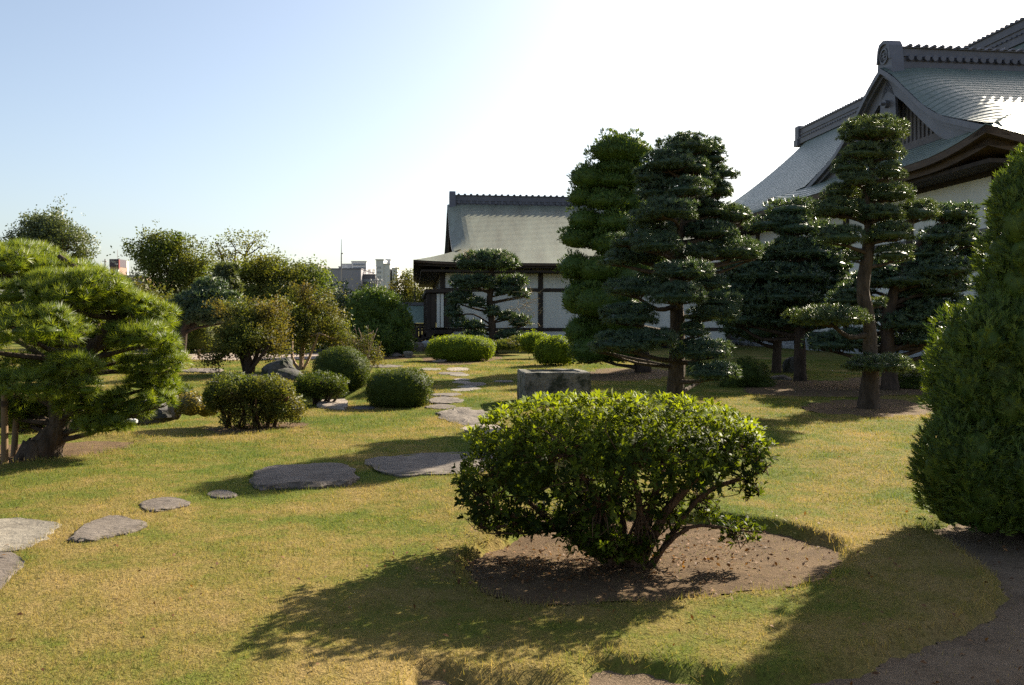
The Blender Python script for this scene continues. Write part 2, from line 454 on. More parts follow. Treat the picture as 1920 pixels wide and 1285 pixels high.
class MB:
    """collects shapes in world coordinates for one mesh"""
    def __init__(self):
        self.v, self.f = [], []
    def add(self, verts, faces):
        o = len(self.v)
        self.v.extend([tuple(map(float, p)) for p in verts])
        self.f.extend([tuple(o + i for i in f) for f in faces])
        return self
    def frame_box(self, O, ax, ay, az, lo, hi):
        """box from lo to hi in the frame (O; ax, ay, az)"""
        O, ax, ay, az = map(np.asarray, (O, ax, ay, az))
        pts = [O + ax * x + ay * y + az * z for x in (lo[0], hi[0]) for y in (lo[1], hi[1]) for z in (lo[2], hi[2])]
        return self.add(pts, [(0, 1, 3, 2), (4, 6, 7, 5), (0, 4, 5, 1), (2, 3, 7, 6), (0, 2, 6, 4), (1, 5, 7, 3)])
    def box(self, lo, hi):
        return self.frame_box((0, 0, 0), (1, 0, 0), (0, 1, 0), (0, 0, 1), lo, hi)
    def tube(self, pts, radii, sides=7, seed=0, rough=0.0, steps=3):
        pts = np.array(pts, float); radii = np.array(radii, float)
        if len(pts) > 2 and steps > 1:                  # smooth the line
            q, r = [], []
            n = len(pts)
            for i in range(n - 1):
                p0, p1, p2, p3 = pts[max(i - 1, 0)], pts[i], pts[i + 1], pts[min(i + 2, n - 1)]
                for k in range(steps):
                    t = k / steps
                    q.append(0.5 * (2 * p1 + (p2 - p0) * t + (2 * p0 - 5 * p1 + 4 * p2 - p3) * t * t + (3 * p1 - p0 - 3 * p2 + p3) * t ** 3))
                    r.append(radii[i] * (1 - t) + radii[i + 1] * t)
            q.append(pts[-1]); r.append(radii[-1])
            pts, radii = np.array(q), np.array(r)
        rng = np.random.default_rng(seed)
        n = len(pts); V = []; Fc = []
        for i in range(n):
            d = pts[min(i + 1, n - 1)] - pts[max(i - 1, 0)]
            d = d / (np.linalg.norm(d) + 1e-9)
            a = np.cross(d, (0.31, 0.95, 0.1)); a /= np.linalg.norm(a) + 1e-9
            b = np.cross(d, a)
            for k in range(sides):
                w = 2 * math.pi * k / sides
                rr = radii[i] * (1 + rough * rng.uniform(-1, 1))
                V.append(pts[i] + (a * math.cos(w) + b * math.sin(w)) * rr)
        for i in range(n - 1):
            for k in range(sides):
                k2 = (k + 1) % sides
                Fc.append((i * sides + k, i * sides + k2, (i + 1) * sides + k2, (i + 1) * sides + k))
        Fc.append(tuple(range(sides))[::-1]); Fc.append(tuple((n - 1) * sides + k for k in range(sides)))
        return self.add(V, Fc)
    def prism(self, poly, O, ax, ay, az, h0, h1):
        """polygon in the plane (ax, ay) extruded along az from h0 to h1"""
        O, ax, ay, az = map(np.asarray, (O, ax, ay, az))
        n = len(poly)
        a = [O + ax * x + ay * y + az * h0 for x, y in poly]; b = [O + ax * x + ay * y + az * h1 for x, y in poly]
        return self.add(a + b, [tuple(range(n))[::-1], tuple(range(n, 2 * n))] + [(i, (i + 1) % n, n + (i + 1) % n, n + i) for i in range(n)])
    def build(self, name, mat, parent=None, smooth=False):
        org = ORIGIN.get(parent.name, np.zeros(3)) if parent is not None else np.zeros(3)
        me = bpy.data.meshes.new(name)
        me.from_pydata([tuple(np.array(p) - org) for p in self.v], [], self.f)
        me.materials.append(mat)
        if smooth:
            me.polygons.foreach_set("use_smooth", np.ones(len(me.polygons), bool))
        me.update()
        return link_mesh(name, me, parent)

def thing(name, label, cat, loc, group=None):
    o = bpy.data.objects.new(name, None)
    o.empty_display_size = 0.2
    o.location = tuple(map(float, loc))
    COL.objects.link(o)
    ORIGIN[o.name] = np.array(loc, float)
    o["label"] = label; o["category"] = cat
    if group:
        o["group"] = group
    return o

def tag(o, label, cat, group=None):
    o["label"] = label; o["category"] = cat
    if group:
        o["group"] = group
    return o

def structure(o):
    o["kind"] = "structure"
    return o

def unit(a):
    return a / (np.linalg.norm(a, axis=-1, keepdims=True) + 1e-9)

# ------------------------------------------------------------------ leaf templates (axis along +z, size about 1)
def t_needles(k, spread, width, seed):
    rng = np.random.default_rng(seed)
    V, T = [], []
    for i in range(k):
        ph = rng.uniform(0, 2 * math.pi); th = spread * math.sqrt(rng.uniform(0.0, 1))
        d = np.array([math.sin(th) * math.cos(ph), math.sin(th) * math.sin(ph), math.cos(th)])
        s = unit(np.cross(d, rng.normal(size=3))); L = rng.uniform(0.7, 1.0)
        b = len(V)
        V += [-s * width / 2 + d * 0.02, s * width / 2 + d * 0.02, d * L]
        T.append((b, b + 1, b + 2))
    return np.array(V), np.array(T)

def t_rosette(k, seed, wid=0.26, lo=0.5, hi=1.25):
    rng = np.random.default_rng(seed)
    V, T = [], []
    for i in range(k):
        ph = 2 * math.pi * (i + rng.uniform(-0.25, 0.25)) / k * 1.618 * 2
        th = rng.uniform(lo, hi); L = rng.uniform(0.7, 1.0)
        d = np.array([math.sin(th) * math.cos(ph), math.sin(th) * math.sin(ph), math.cos(th)])
        s = unit(np.cross(d, (0, 0, 1.0))); up = np.cross(s, d)
        b = len(V); w = wid * L / 2
        V += [np.zeros(3), d * L * 0.35 + s * w * 0.8 + up * 0.05, d * L * 0.35 - s * w * 0.8 + up * 0.05, d * L * 0.70 + s * w + up * 0.03,
              d * L * 0.70 - s * w + up * 0.03, d * L * 1.0 - up * 0.10 * L]
        T += [(b, b + 1, b + 2), (b + 1, b + 3, b + 2), (b + 2, b + 3, b + 4), (b + 3, b + 5, b + 4)]
    return np.array(V), np.array(T)

def t_spray(k, seed, width=0.10, flare=0.75):
    """upright feathery spray of a juniper: pointed scale-leaf shoots round a short axis"""
    rng = np.random.default_rng(seed)
    V, T = [], []
    for i in range(k):
        h = i / k * 0.7
        ph = i * 2.4 + rng.uniform(-0.4, 0.4); th = flare * (1 - h) + rng.uniform(0.0, 0.25)
        d = np.array([math.sin(th) * math.cos(ph), math.sin(th) * math.sin(ph), math.cos(th)])
        s = unit(np.cross(d, rng.normal(size=3))); L = (0.6 - 0.25 * h) * rng.uniform(0.8, 1.1)
        o = np.array([0, 0, h]); b = len(V)
        V += [o - s * width / 2, o + s * width / 2, o + d * L]
        T += [(b, b + 1, b + 2)]
    return np.array(V), np.array(T)

def t_leaves(k, seed, size=0.5, wid=0.5, ball=0.6):
    rng = np.random.default_rng(seed)
    V, T = [], []
    for i in range(k):
        o = unit(rng.normal(size=3)) * ball * rng.uniform(0.3, 1) ** 0.5
        d = unit(rng.normal(size=3) + unit(o) * 0.8 + np.array([0, 0, 0.3])); s = unit(np.cross(d, rng.normal(size=3)))
        L = size * rng.uniform(0.7, 1.1); b = len(V)
        V += [o, o + d * L * 0.5 + s * wid * L / 2, o + d * L * 0.5 - s * wid * L / 2, o + d * L]
        T += [(b, b + 1, b + 2), (b + 1, b + 3, b + 2)]
    return np.array(V), np.array(T)

TEMPL = {
    "needle_near": [t_needles(26, 1.15, 0.055, s) for s in range(4)],
    "needle": [t_needles(15, 1.2, 0.13, s) for s in range(4)],
    "needle_far": [t_needles(9, 1.25, 0.24, s) for s in range(4)],
    "rosette": [t_rosette(7, s) for s in range(5)],
    "spray": [t_spray(12, s, 0.12, 0.6) for s in range(4)],
    "spray_far": [t_spray(6, s, 0.24, 0.6) for s in range(4)],
    "small_leaf": [t_leaves(7, s, 0.62, 0.55, 0.55) for s in range(4)],
    "broad": [t_leaves(6, s, 0.6, 0.6, 0.8) for s in range(4)],
}

def scatter(kind, pts, dirs, size, rng, tint=None, tspread=0.5, nrm=None):
    """copies of a leaf template at pts along dirs -> (V, T, tint)"""
    if len(pts) == 0:
        return np.zeros((0, 3)), np.zeros((0, 3), int), np.zeros(0), np.zeros((0, 3))
    ts = TEMPL[kind]
    which = rng.integers(0, len(ts), len(pts))
    size = np.broadcast_to(np.asarray(size, float), (len(pts),))
    tint = rng.uniform(0, 1, len(pts)) if tint is None else np.clip(tint + rng.uniform(-tspread, tspread, len(pts)), 0, 1)
    nrm = dirs if nrm is None else nrm
    Vs, Ts, Cs, Ns, off = [], [], [], [], 0
    for k, (tv, tt) in enumerate(ts):
        m = which == k
        if not m.any():
            continue
        p, z, s, c = pts[m], unit(dirs[m]), size[m], tint[m]
        x = unit(np.cross(z, rng.normal(size=(len(p), 3)))); y = np.cross(z, x)
        V = p[:, None] + s[:, None, None] * (x[:, None] * tv[None, :, :1] + y[:, None] * tv[None, :, 1:2] + z[:, None] * tv[None, :, 2:])
        T = tt[None] + (np.arange(len(p)) * len(tv))[:, None, None] + off
        Vs.append(V.reshape(-1, 3)); Ts.append(T.reshape(-1, 3)); Cs.append(np.repeat(c, len(tv)))
        Ns.append(np.repeat(unit(nrm[m]), len(tv), axis=0))
        off += len(p) * len(tv)
    return np.concatenate(Vs), np.concatenate(Ts), np.concatenate(Cs), np.concatenate(Ns)

def merge(parts):
    Vs, Ts, Cs, Ns, off = [], [], [], [], 0
    for V, T, C, N in parts:
        if len(V) == 0:
            continue
        Vs.append(V); Ts.append(T + off); Cs.append(C); Ns.append(N); off += len(V)
    return np.concatenate(Vs), np.concatenate(Ts), np.concatenate(Cs), np.concatenate(Ns)

def foliage(name, parts, mat, root):
    V, T, C, N = merge(parts)
    me = fast_mesh(name, V - ORIGIN[root.name], T, mat, C, False, N)
    return link_mesh(name, me, root)

def lumps(d, rng, amp, freq=2.5):
    """uneven radius factor for directions d"""
    out = np.zeros(len(d))
    for k in range(5):
        w = rng.normal(size=3) * freq * (1 + 0.5 * k)
        out += np.sin(d @ w + rng.uniform(0, 6.28)) / (1 + 0.5 * k)
    return 1 + amp * out / 2.2

def ell(c, r, n, rng, amp=0.12, zlo=-1.0, power=2.0, inner=0.0, freq=2.5):
    """points and outward normals on a lumpy (super)ellipsoid"""
    c, r = np.array(c, float), np.array(r, float)
    d = unit(rng.normal(size=(int(n * 2.2 / max(0.3, (1 - zlo) / 2)) + 8, 3)))
    keep = d[:, 2] > zlo
    d = d[keep][:int(n)]
    if power != 2.0:
        k = (np.abs(d) ** power).sum(1) ** (-1 / power)
        e = d * k[:, None]
        nr = unit(np.sign(d) * np.abs(e) ** (power - 1) / r)
    else:
        e = d; nr = unit(d / r)
    f = lumps(d, rng, amp, freq)
    if inner > 0:
        f = f * (1 - inner * rng.uniform(0, 1, len(d)) ** 1.5)
    return c + e * r * f[:, None], nr

def core(c, r, scale=0.82, power=2.0, seg=12, tint=0.25, rings=7):
    """closed inner mass of dense foliage"""
    V, T = [], []
    for i in range(rings + 1):
        th = math.pi * i / rings
        for k in range(seg):
            ph = 2 * math.pi * k / seg
            d = np.array([math.sin(th) * math.cos(ph), math.sin(th) * math.sin(ph), math.cos(th)])
            if power != 2.0:
                d = d * (np.abs(d) ** power).sum() ** (-1 / power)
            V.append(np.array(c) + d * np.array(r) * scale)
    for i in range(rings):
        for k in range(seg):
            a, b = i * seg + k, i * seg + (k + 1) % seg
            T += [(a, b, b + seg), (a, b + seg, a + seg)]
    V = np.array(V)
    return V, np.array(T), np.full(len(V), tint), unit((V - np.array(c)) / np.array(r) ** 2)

def px_blob(u, v, ru, rv, Y, depth=0.85):
    c = P(u, v, Y)
    rx, rz = ru / F * Y, rv / F * Y
    return c, np.array([rx, rx * depth, rz])

# ------------------------------------------------------------------ ground
def axis(lo, hi, dense_lo, dense_hi, step, grow, far):
    a = list(np.arange(dense_lo, dense_hi, step))
    s = step; x = dense_hi
    while x < hi:
        a.append(x); s = min(s * grow, far); x += s
    a.append(hi)
    s = step; x = dense_lo - s
    while x > lo:
        a.insert(0, x); s = min(s * grow, far); x -= s
    a.insert(0, lo)
    return np.array(a)

gx = axis(-900, 900, -3.6, 4.4, 0.045, 1.11, 60)
gy = axis(-60, 1500, 2.8, 7.4, 0.045, 1.10, 60)
GX, GY = np.meshgrid(gx, gy)
GZ = gz(GX, GY)
nx_, ny_ = len(gx), len(gy)
idx = np.arange(nx_ * ny_).reshape(ny_, nx_)
quads = np.stack([idx[:-1, :-1], idx[:-1, 1:], idx[1:, 1:], idx[1:, :-1]], -1).reshape(-1, 4)
tris = np.concatenate([quads[:, [0, 1, 2]], quads[:, [0, 2, 3]]])
GV = np.stack([GX, GY, GZ], -1).reshape(-1, 3)
ground = structure(link_mesh("ground", fast_mesh("ground", GV, tris, M["turf"], smooth=True)))

SOIL = [("soil_bed", "soil", 0), ("dirt_path", "path", 1), ("soil_bed", "soil", 2), ("soil_bed", "soil", 3), ("soil_bed", "soil", 4),
        ("soil_bed", "soil", 5), ("soil_bed", "soil", 6), ("soil_bed", "soil", 7), ("soil_bed", "soil", 8)]
for nm, mt, i in SOIL:
    pl = np.array(BEDS[i]); lo, hi = pl.min(0) - 0.2, pl.max(0) + 0.2
    step = 0.05 if i < 3 else 0.12
    xs, ys = np.arange(lo[0], hi[0], step), np.arange(lo[1], hi[1], step)
    X, Y = np.meshgrid(xs, ys)
    m = bed_mask(X, Y, i)
    Z = gz0(X, Y) - bed_depth(X, Y, i) + 0.010 + 0.006 * wob(X * 2.3, Y * 2.1) + 0.004 * wob(X * 7, Y * 6)
    ok = m > 0.35
    ii = np.arange(X.size).reshape(X.shape)
    q = np.stack([ii[:-1, :-1], ii[:-1, 1:], ii[1:, 1:], ii[1:, :-1]], -1)[ok[:-1, :-1] & ok[1:, 1:] & ok[:-1, 1:] & ok[1:, :-1]]
    structure(link_mesh(nm, fast_mesh(nm, np.stack([X, Y, Z], -1).reshape(-1, 3), np.concatenate([q[:, [0, 1, 2]], q[:, [0, 2, 3]]]), M[mt], smooth=True)))

gravel = MB()
a = [G(150, 663), G(640, 663), G(640, 673), G(430, 676), G(320, 674), G(150, 676)]
gravel.add([(p[0], p[1], 0.012) for p in a], [(0, 5, 4, 3, 2, 1)])
structure(gravel.build("gravel_path", M["gravel"]))

# ------------------------------------------------------------------ buildings: shared axes of the halls
DEP = np.array([-0.1184, 0.993, 0.0])      # along the halls, away from the viewer
RGT = np.array([0.993, 0.1184, 0.0])       # across, to the right
UPV = np.array([0.0, 0.0, 1.0])

def corner_lift(x, dist, c=0.35, w=4.0):
    return c * np.clip(1 - x / w, 0, 1) ** 2 * np.clip(1 - dist / w, 0, 1) ** 2

class HipGable:
    """roof with a gable above a hipped skirt; local x along the ridge from the gable eave, y across from the near eave"""
    def __init__(s, O, ex, ey, L, B, xv, a, b, lift=0.35, droop=0.55, dw=1.3):
        s.O, s.ex, s.ey, s.L, s.B, s.xv, s.a, s.b = np.array(O, float), ex, ey, L, B, xv, a, b
        s.lift, s.droop, s.dw = lift, droop, dw
    def prof(s, d):
        return s.a * d + s.b * d * d
    def w(s, x, y, z):
        return s.O + s.ex * x + s.ey * y + UPV * z
    def drop(s, x, d):
        k = np.clip(1 - (x - s.xv) / s.dw, 0, 1) ** 2
        return s.droop * k * np.clip((d - s.xv) / 3.0, 0, 1) * np.clip((s.B - d) / 3.0, 0.3, 1)
    def z_main(s, x, d):
        return s.prof(d) + corner_lift(x, d, s.lift) - s.drop(x, d)
    def x0(s, d):
        return min(d, s.xv)
    def course_main(s, d0, d1, far=False, th=0.035):
        """one strip of the long slope"""
        offs = [0, 0.15, 0.3, 0.5, 0.75, 1.0, 1.3, 1.8, 2.5, 3.5, 5.0]
        mb = MB(); rows = []
        for d, dz in ((d0, 0.0), (d0, th), (d1, 0.004)):
            x0 = s.x0(d); xs = [x0 + o for o in offs if x0 + o < s.L - 0.2] + [s.L]
            rows.append([s.w(x, (2 * s.B - d) if far else d, s.z_main(x, d) + dz) for x in xs])
        n = min(map(len, rows))
        rows = [r[:n - 1] + [r[-1]] for r in rows]
        V = sum(rows, []); Fc = []
        for r in range(2):
            for k in range(n - 1):
                q = (r * n + k, r * n + k + 1, (r + 1) * n + k + 1, (r + 1) * n + k)
                Fc.append(q[::-1] if far else q)
        return mb.add(V, Fc)
    def course_end(s, d0, d1, th=0.035):
        """one strip of the skirt under the gable"""
        mb = MB(); rows = []
        fr = [0, .015, .03, .05, .08, .12, .18, .26, .38, .5, .62, .74, .82, .88, .92, .95, .97, .985, 1.0]
        for d, dz in ((d0, 0.0), (d0, th), (d1, 0.004)):
            m = min(d, s.xv)
            rows.append([s.w(d, m + (2 * s.B - 2 * m) * t, s.prof(d) + corner_lift(d, min(m + (2 * s.B - 2 * m) * t, 2 * s.B - m - (2 * s.B - 2 * m) * t), s.lift) + dz) for t in fr])
        n = len(fr); V = sum(rows, []); Fc = []
        for r in range(2):
            for k in range(n - 1):
                Fc.append((r * n + k, (r + 1) * n + k, (r + 1) * n + k + 1, r * n + k + 1))
        return mb.add(V, Fc)
    def verge(s, x, h0, h1, thick, dlo=None):
        """board that follows the verge: h0..h1 below the roof surface, starting at x"""
        dlo = s.xv * 0.9 if dlo is None else dlo
        mb = MB()
        ds = list(np.linspace(dlo, s.B, 14))
        path = [(d, False) for d in ds] + [(d, True) for d in ds[::-1][1:]]
        V = []
        for d, far in path:
            y = 2 * s.B - d if far else d
            z = s.prof(d) - s.drop(s.xv, d)
            for xx, hh in ((x, h0), (x, h1), (x + thick, h1), (x + thick, h0)):
                V.append(s.w(xx, y, z - hh))
        Fc = []
        for i in range(len(path) - 1):
            for k in range(4):
                a0, b0 = i * 4 + k, i * 4 + (k + 1) % 4
                Fc.append((a0, a0 + 4, b0 + 4, b0))
        Fc += [(0, 1, 2, 3), tuple(len(V) - 4 + k for k in (3, 2, 1, 0))]
        return mb.add(V, Fc)
    def eave(s, side, h0, h1, inset, depth):
        """thick edge under an eave: side 'end' or 'near'"""
        mb = MB(); V = []
        di = inset + depth
        if side == 'end':
            ts = np.concatenate([np.linspace(inset, 4, 9), np.linspace(5, 2 * s.B - 5, 5), np.linspace(2 * s.B - 4, 2 * s.B - inset, 9)])
        else:
            ts = np.concatenate([np.linspace(inset, 4, 9), np.linspace(5, s.L, 6)])
        for t in ts:
            tt = min(t, 2 * s.B - t) if side == 'end' else t
            l0, l1 = corner_lift(inset, tt, s.lift), corner_lift(di, tt, s.lift)
            zi = s.prof(min(di, tt)) + l1 - 0.10                 # stays under the roof skin
            for dd, zz in ((inset, s.prof(min(inset, tt)) + l0 - max(h0, 0.012)), (inset, l0 - h1), (di, min(l1 - h1 + depth * 0.15, zi - 0.03)), (di, min(l1 - h0 + depth * 0.1, zi))):
                V.append(s.w(dd, t, zz) if side == 'end' else s.w(t, dd, zz))
        n = len(ts); Fc = []
        for i in range(n - 1):
            for k in range(4):
                a0, b0 = i * 4 + k, i * 4 + (k + 1) % 4
                Fc.append((a0, b0, b0 + 4, a0 + 4) if side == 'end' else (a0, a0 + 4, b0 + 4, b0))
        Fc += [(0, 1, 2, 3), tuple(4 * n - 4 + k for k in (3, 2, 1, 0))]
        return mb.add(V, Fc)

def half_round(O, ax, ay, az, r, length, sides=8):
    """half cylinder along ay standing on the plane ax-ay"""
    pts = [(r * math.cos(math.pi * k / sides), r * math.sin(math.pi * k / sides)) for k in range(sides + 1)]
    return MB().prism(pts, O, ax, az, ay, -length / 2, length / 2)

def ridge_beam(root, O, ax, ay, length, height, wide):
    """tall ridge of stacked metal with a cap course and end block; O on the ridge line at its start"""
    mb = MB()
    mb.frame_box(O, ax, ay, UPV, (0, -wide * 0.42, -0.25), (length, wide * 0.42, height * 0.82))
    mb.frame_box(O, ax, ay, UPV, (0, -wide * 0.52, -0.3), (length, wide * 0.52, height * 0.12))
    mb.frame_box(O, ax, ay, UPV, (0, -wide * 0.50, height * 0.40), (length, wide * 0.50, height * 0.47))
    mb.frame_box(O, ax, ay, UPV, (0, -wide * 0.52, height * 0.82), (length, wide * 0.52, height * 0.88))
    return mb.build("ridge", M["ridge"], root)

def crest(O, ax, ay, an, r):
    """ring with the four-armed clan crest inside, standing proud along an"""
    mb = MB(); n = 20
    for k in range(n):
        a0, a1 = 2 * math.pi * k / n, 2 * math.pi * (k + 1) / n
        mb.prism([(r * math.cos(a0), r * 1.15 * math.sin(a0)), (r * math.cos(a1), r * 1.15 * math.sin(a1)),
                  (0.80 * r * math.cos(a1), 0.92 * r * math.sin(a1)), (0.80 * r * math.cos(a0), 0.92 * r * math.sin(a0))], O, ax, ay, an, 0, 0.06)
    L, t = 0.50 * r, 0.08 * r
    for x0, y0, x1, y1 in ((-t, -L, t, L), (-L, -t, -t, t), (t, -t, L, t), (-L, L - 2 * t, -t, L), (-L, -L, -L + 2 * t, -t), (t, -L, L, -L + 2 * t), (L - 2 * t, t, L, L)):
        mb.prism([(x0, y0), (x1, y0), (x1, y1), (x0, y1)], O, ax, ay, an, 0, 0.05)
    return mb

# ------------------------------------------------------------------ the main hall on the right
EAVE_Z = 7.45
C0 = np.array([15.6, 27.4, EAVE_Z])
hall = thing("main_hall", "large white-walled hall with grey curved metal roofs and lattice gable, behind the pines", "building", (17.0, 30.0, 0.0))
cross = HipGable(C0, RGT, DEP, 21.0, 8.5, 1.35, 0.60, 0.0014, 0.55, 0.70, 2.0)

back = MB()
for d0, d1 in zip(np.linspace(0, cross.B, 17)[:-1], np.linspace(0, cross.B, 17)[1:]):
    c = cross.course_main(d0, d1, True); back.add(c.v, c.f)
roof_part = back.build("roof", M["roof_hall"], hall)
edges = np.linspace(0, cross.B, 30)
for d0, d1 in zip(edges[:-1], edges[1:]):
    cross.course_main(d0, d1, th=0.024).build("roof_course", M["roof_hall"], roof_part, False)
for d0, d1 in zip(np.linspace(0, 2.2, 9)[:-1], np.linspace(0, 2.2, 9)[1:]):
    cross.course_end(d0, d1, th=0.03).build("roof_course", M["roof_hall"], roof_part, False)

# long roof behind it: ridge runs away from the viewer
BM, S0, S1 = 14.0, 14.5, 41.6
def main_z(x):
    return 0.35 * x + 0.022 * x * x
mr = MB(); nrow = 46
xs_ = np.linspace(0, BM, nrow + 1)
ss_ = [S0, S0 + 6, S0 + 12, S1 - 3, S1 - 1.8, S1 - 1.2, S1 - 0.7, S1 - 0.3, S1]
def vdrop(sv):
    return 0.6 * max(0.0, 1 - (S1 - sv) / 1.6) ** 2
for x0_, x1_ in zip(xs_[:-1], xs_[1:]):
    V = []
    for xx, dz in ((x0_, 0), (x0_, 0.03), (x1_, 0.004)):
        V += [C0 + RGT * xx + DEP * sv + UPV * (main_z(xx) + dz - vdrop(sv)) for sv in ss_]
    n = len(ss_)
    mr.add(V, [(r * n + k, (r + 1) * n + k, (r + 1) * n + k + 1, r * n + k + 1) for r in range(2) for k in range(n - 1)])
V = []
for xx in np.linspace(BM, 2 * BM, 12):
    V += [C0 + RGT * xx + DEP * S0 + UPV * main_z(2 * BM - xx), C0 + RGT * xx + DEP * S1 + UPV * main_z(2 * BM - xx)]
mr.add(V, [(2 * k, 2 * k + 1, 2 * k + 3, 2 * k + 2) for k in range(11)])
mr.build("roof_slope", M["roof_hall"], hall)
ge = MB()                                             # closing walls below the long roof's two ends
for sv in (S0 + 0.1, S1 - 0.9):
    pts = [C0 + RGT * xx + DEP * sv + UPV * (main_z(min(xx, 2 * BM - xx)) - 0.1) for xx in np.linspace(0.5, 2 * BM - 0.5, 15)]
    low = [C0 + RGT * xx + DEP * sv + UPV * 0.0 for xx in np.linspace(0.5, 2 * BM - 0.5, 15)]
    for k in range(14):
        ge.add([low[k], low[k + 1], pts[k + 1], pts[k]], [(0, 1, 2, 3)])
ge.build("gable_wall", M["dark_void"], hall)
Orm = C0 + RGT * BM + DEP * S1 + UPV * main_z(BM)
long_ridge = ridge_beam(hall, Orm, -DEP, RGT, S1 - S0, 1.1, 0.85)
mbr = MB()
for k in range(70):
    c = half_round(Orm - DEP * (0.55 + 0.38 * k) + UPV * (1.1 * 0.88), DEP, RGT, UPV, 0.10, 0.9, 6); mbr.add(c.v, c.f)
    c = half_round(Orm - DEP * (0.55 + 0.38 * k) + UPV * 0.12 - RGT * 0.42, DEP, RGT, UPV, 0.11, 0.2, 6); mbr.add(c.v, c.f)
mbr.build("ridge_caps", M["ridge"], long_ridge)["kind"] = "stuff"
mbe = MB()
mbe.frame_box(Orm, -DEP, RGT, UPV, (-0.35, -0.52, -0.45), (0.30, 0.52, 1.22))
mbe.frame_box(Orm, -DEP, RGT, UPV, (-0.40, -0.60, -0.45), (0.25, 0.60, 0.10))
mbe.build("ridge_end", M["ridge"], long_ridge)

# ridge of the gabled wing, its caps, discs and end block with the crest
Orc = cross.w(cross.xv + 0.35, cross.B, cross.prof(cross.B) - 0.12)
wing_ridge = ridge_beam(hall, Orc, RGT, DEP, 14.5, 0.86, 0.80)
cap0 = disc0 = None
for k in range(21):
    pc = Orc + RGT * (0.75 + 0.37 * k) + UPV * (0.86 * 0.88)
    pd = Orc + RGT * (0.75 + 0.37 * k) + UPV * 0.26 - DEP * 0.44
    if cap0 is None:
        cap0 = half_round(pc, RGT, DEP, UPV, 0.105, 0.98, 7).build("ridge_cap", M["ridge"], wing_ridge)
        disc0 = MB().prism([(0.125 * math.cos(w), 0.125 * math.sin(w)) for w in np.linspace(0, 2 * math.pi, 13)[:-1]], pd, RGT, UPV, -DEP, 0, 0.10).build("ridge_disc", M["ridge"], wing_ridge)
        p0c, p0d = pc, pd
    else:
        for src, q0, q in ((cap0, p0c, pc), (disc0, p0d, pd)):
            o = src.copy(); COL.objects.link(o); o.parent = wing_ridge; o.location = tuple(q - q0)
Oe = Orc + RGT * -0.05
shape = [(-0.62, -0.50), (0.62, -0.50), (0.53, 0.2), (0.44, 0.80), (0.30, 1.02), (0.0, 1.10), (-0.30, 1.02), (-0.44, 0.80), (-0.53, 0.2)]
end = MB().prism(shape, Oe, DEP, UPV, RGT, -0.10, 0.45)
for k in range(2, 8):                                  # raised rim round the crest
    (x0_, z0_), (x1_, z1_) = shape[k], shape[k + 1]
    end.prism([(x0_, z0_), (x1_, z1_), (x1_ * 0.78, 0.3 + (z1_ - 0.3) * 0.80), (x0_ * 0.78, 0.3 + (z0_ - 0.3) * 0.80)], Oe, DEP, UPV, -RGT, 0.10, 0.18)
end_block = end.build("ridge_end", M["barge"], wing_ridge)
crest(Oe + UPV * 0.42 - RGT * 0.10, -DEP, UPV, -RGT, 0.30).build("crest", M["barge"], wing_ridge)
ring = MB()
ring.tube([Orc + RGT * 3.4 - DEP * 0.62 + UPV * -0.28 + (RGT * math.cos(w) + UPV * math.sin(w)) * 0.09 for w in np.linspace(0, 6.283, 13)], [0.018] * 13, 5, steps=1)
ring.build("lifting_ring", M["mast"], wing_ridge)

# gable: verge boards, tympanum with lattice, pendant
cross.verge(cross.xv - 0.02, 0.012, 0.24, 0.7, cross.xv).build("verge_edge", M["barge"], hall)
cross.verge(cross.xv + 0.14, 0.24, 0.40, 0.7).build("verge_moulding", M["barge"], hall)
cross.verge(cross.xv + 0.34, 0.40, 0.98, 0.14).build("barge_board", M["barge"], hall)
cross.verge(cross.xv + 0.56, 0.92, 1.16, 0.12, 2.6).build("inner_barge_board", M["barge"], hall)
XT = cross.xv + 1.05
tym = MB()
ds = np.linspace(2.8, cross.B, 10)
def tz(d):
    return cross.prof(d) - cross.drop(cross.xv, d) - 0.35
zb = cross.prof(cross.xv + 0.7) - 0.1
top = [(d, tz(d)) for d in ds] + [(2 * cross.B - d, tz(d)) for d in ds[::-1][1:]]
for (ya, za), (yb, zb_) in zip(top[:-1], top[1:]):
    tym.add([cross.w(XT + 0.2, ya, zb), cross.w(XT + 0.2, yb, zb), cross.w(XT + 0.2, yb, zb_), cross.w(XT + 0.2, ya, za)], [(0, 1, 2, 3)])
tym.build("gable_wall", M["dark_void"], hall)
for k in range(31):
    y = cross.B - 4.2 + 8.4 * k / 30
    d = min(y, 2 * cross.B - y)
    zt = cross.prof(d) - cross.drop(cross.xv, d) - 1.05
    if zt > zb + 1.0:
        MB().frame_box(cross.w(XT, y, 0), DEP, RGT, UPV, (-0.075, 0.0, zb + 0.55), (0.075, 0.12, zt)).build("lattice_bar", M["timber_grey"], hall)
MB().frame_box(cross.w(XT - 0.10, cross.B, 0), DEP, RGT, UPV, (-5.5, 0.0, zb - 0.2), (5.5, 0.3, zb + 0.22)).build("gable_sill", M["barge"], hall)
MB().frame_box(cross.w(XT - 0.03, cross.B, 0), DEP, RGT, UPV, (-5.0, 0.0, zb + 0.25), (5.0, 0.2, zb + 0.56)).build("gable_beam", M["timber_grey"], hall)
zp = cross.prof(cross.B) - cross.droop * 0.3 - 1.0
pend = [(-0.30, 0.15), (-0.55, -0.35), (-0.60, -0.85), (-0.62, -1.30), (-0.42, -1.22), (-0.26, -1.38), (0.0, -1.85), (0.26, -1.38), (0.42, -1.22), (0.62, -1.30), (0.60, -0.85), (0.55, -0.35), (0.30, 0.15), (0, 0.5)]
pg = MB().prism(pend, cross.w(cross.xv + 0.40, cross.B, zp), DEP, UPV, RGT, -0.06, 0.06)
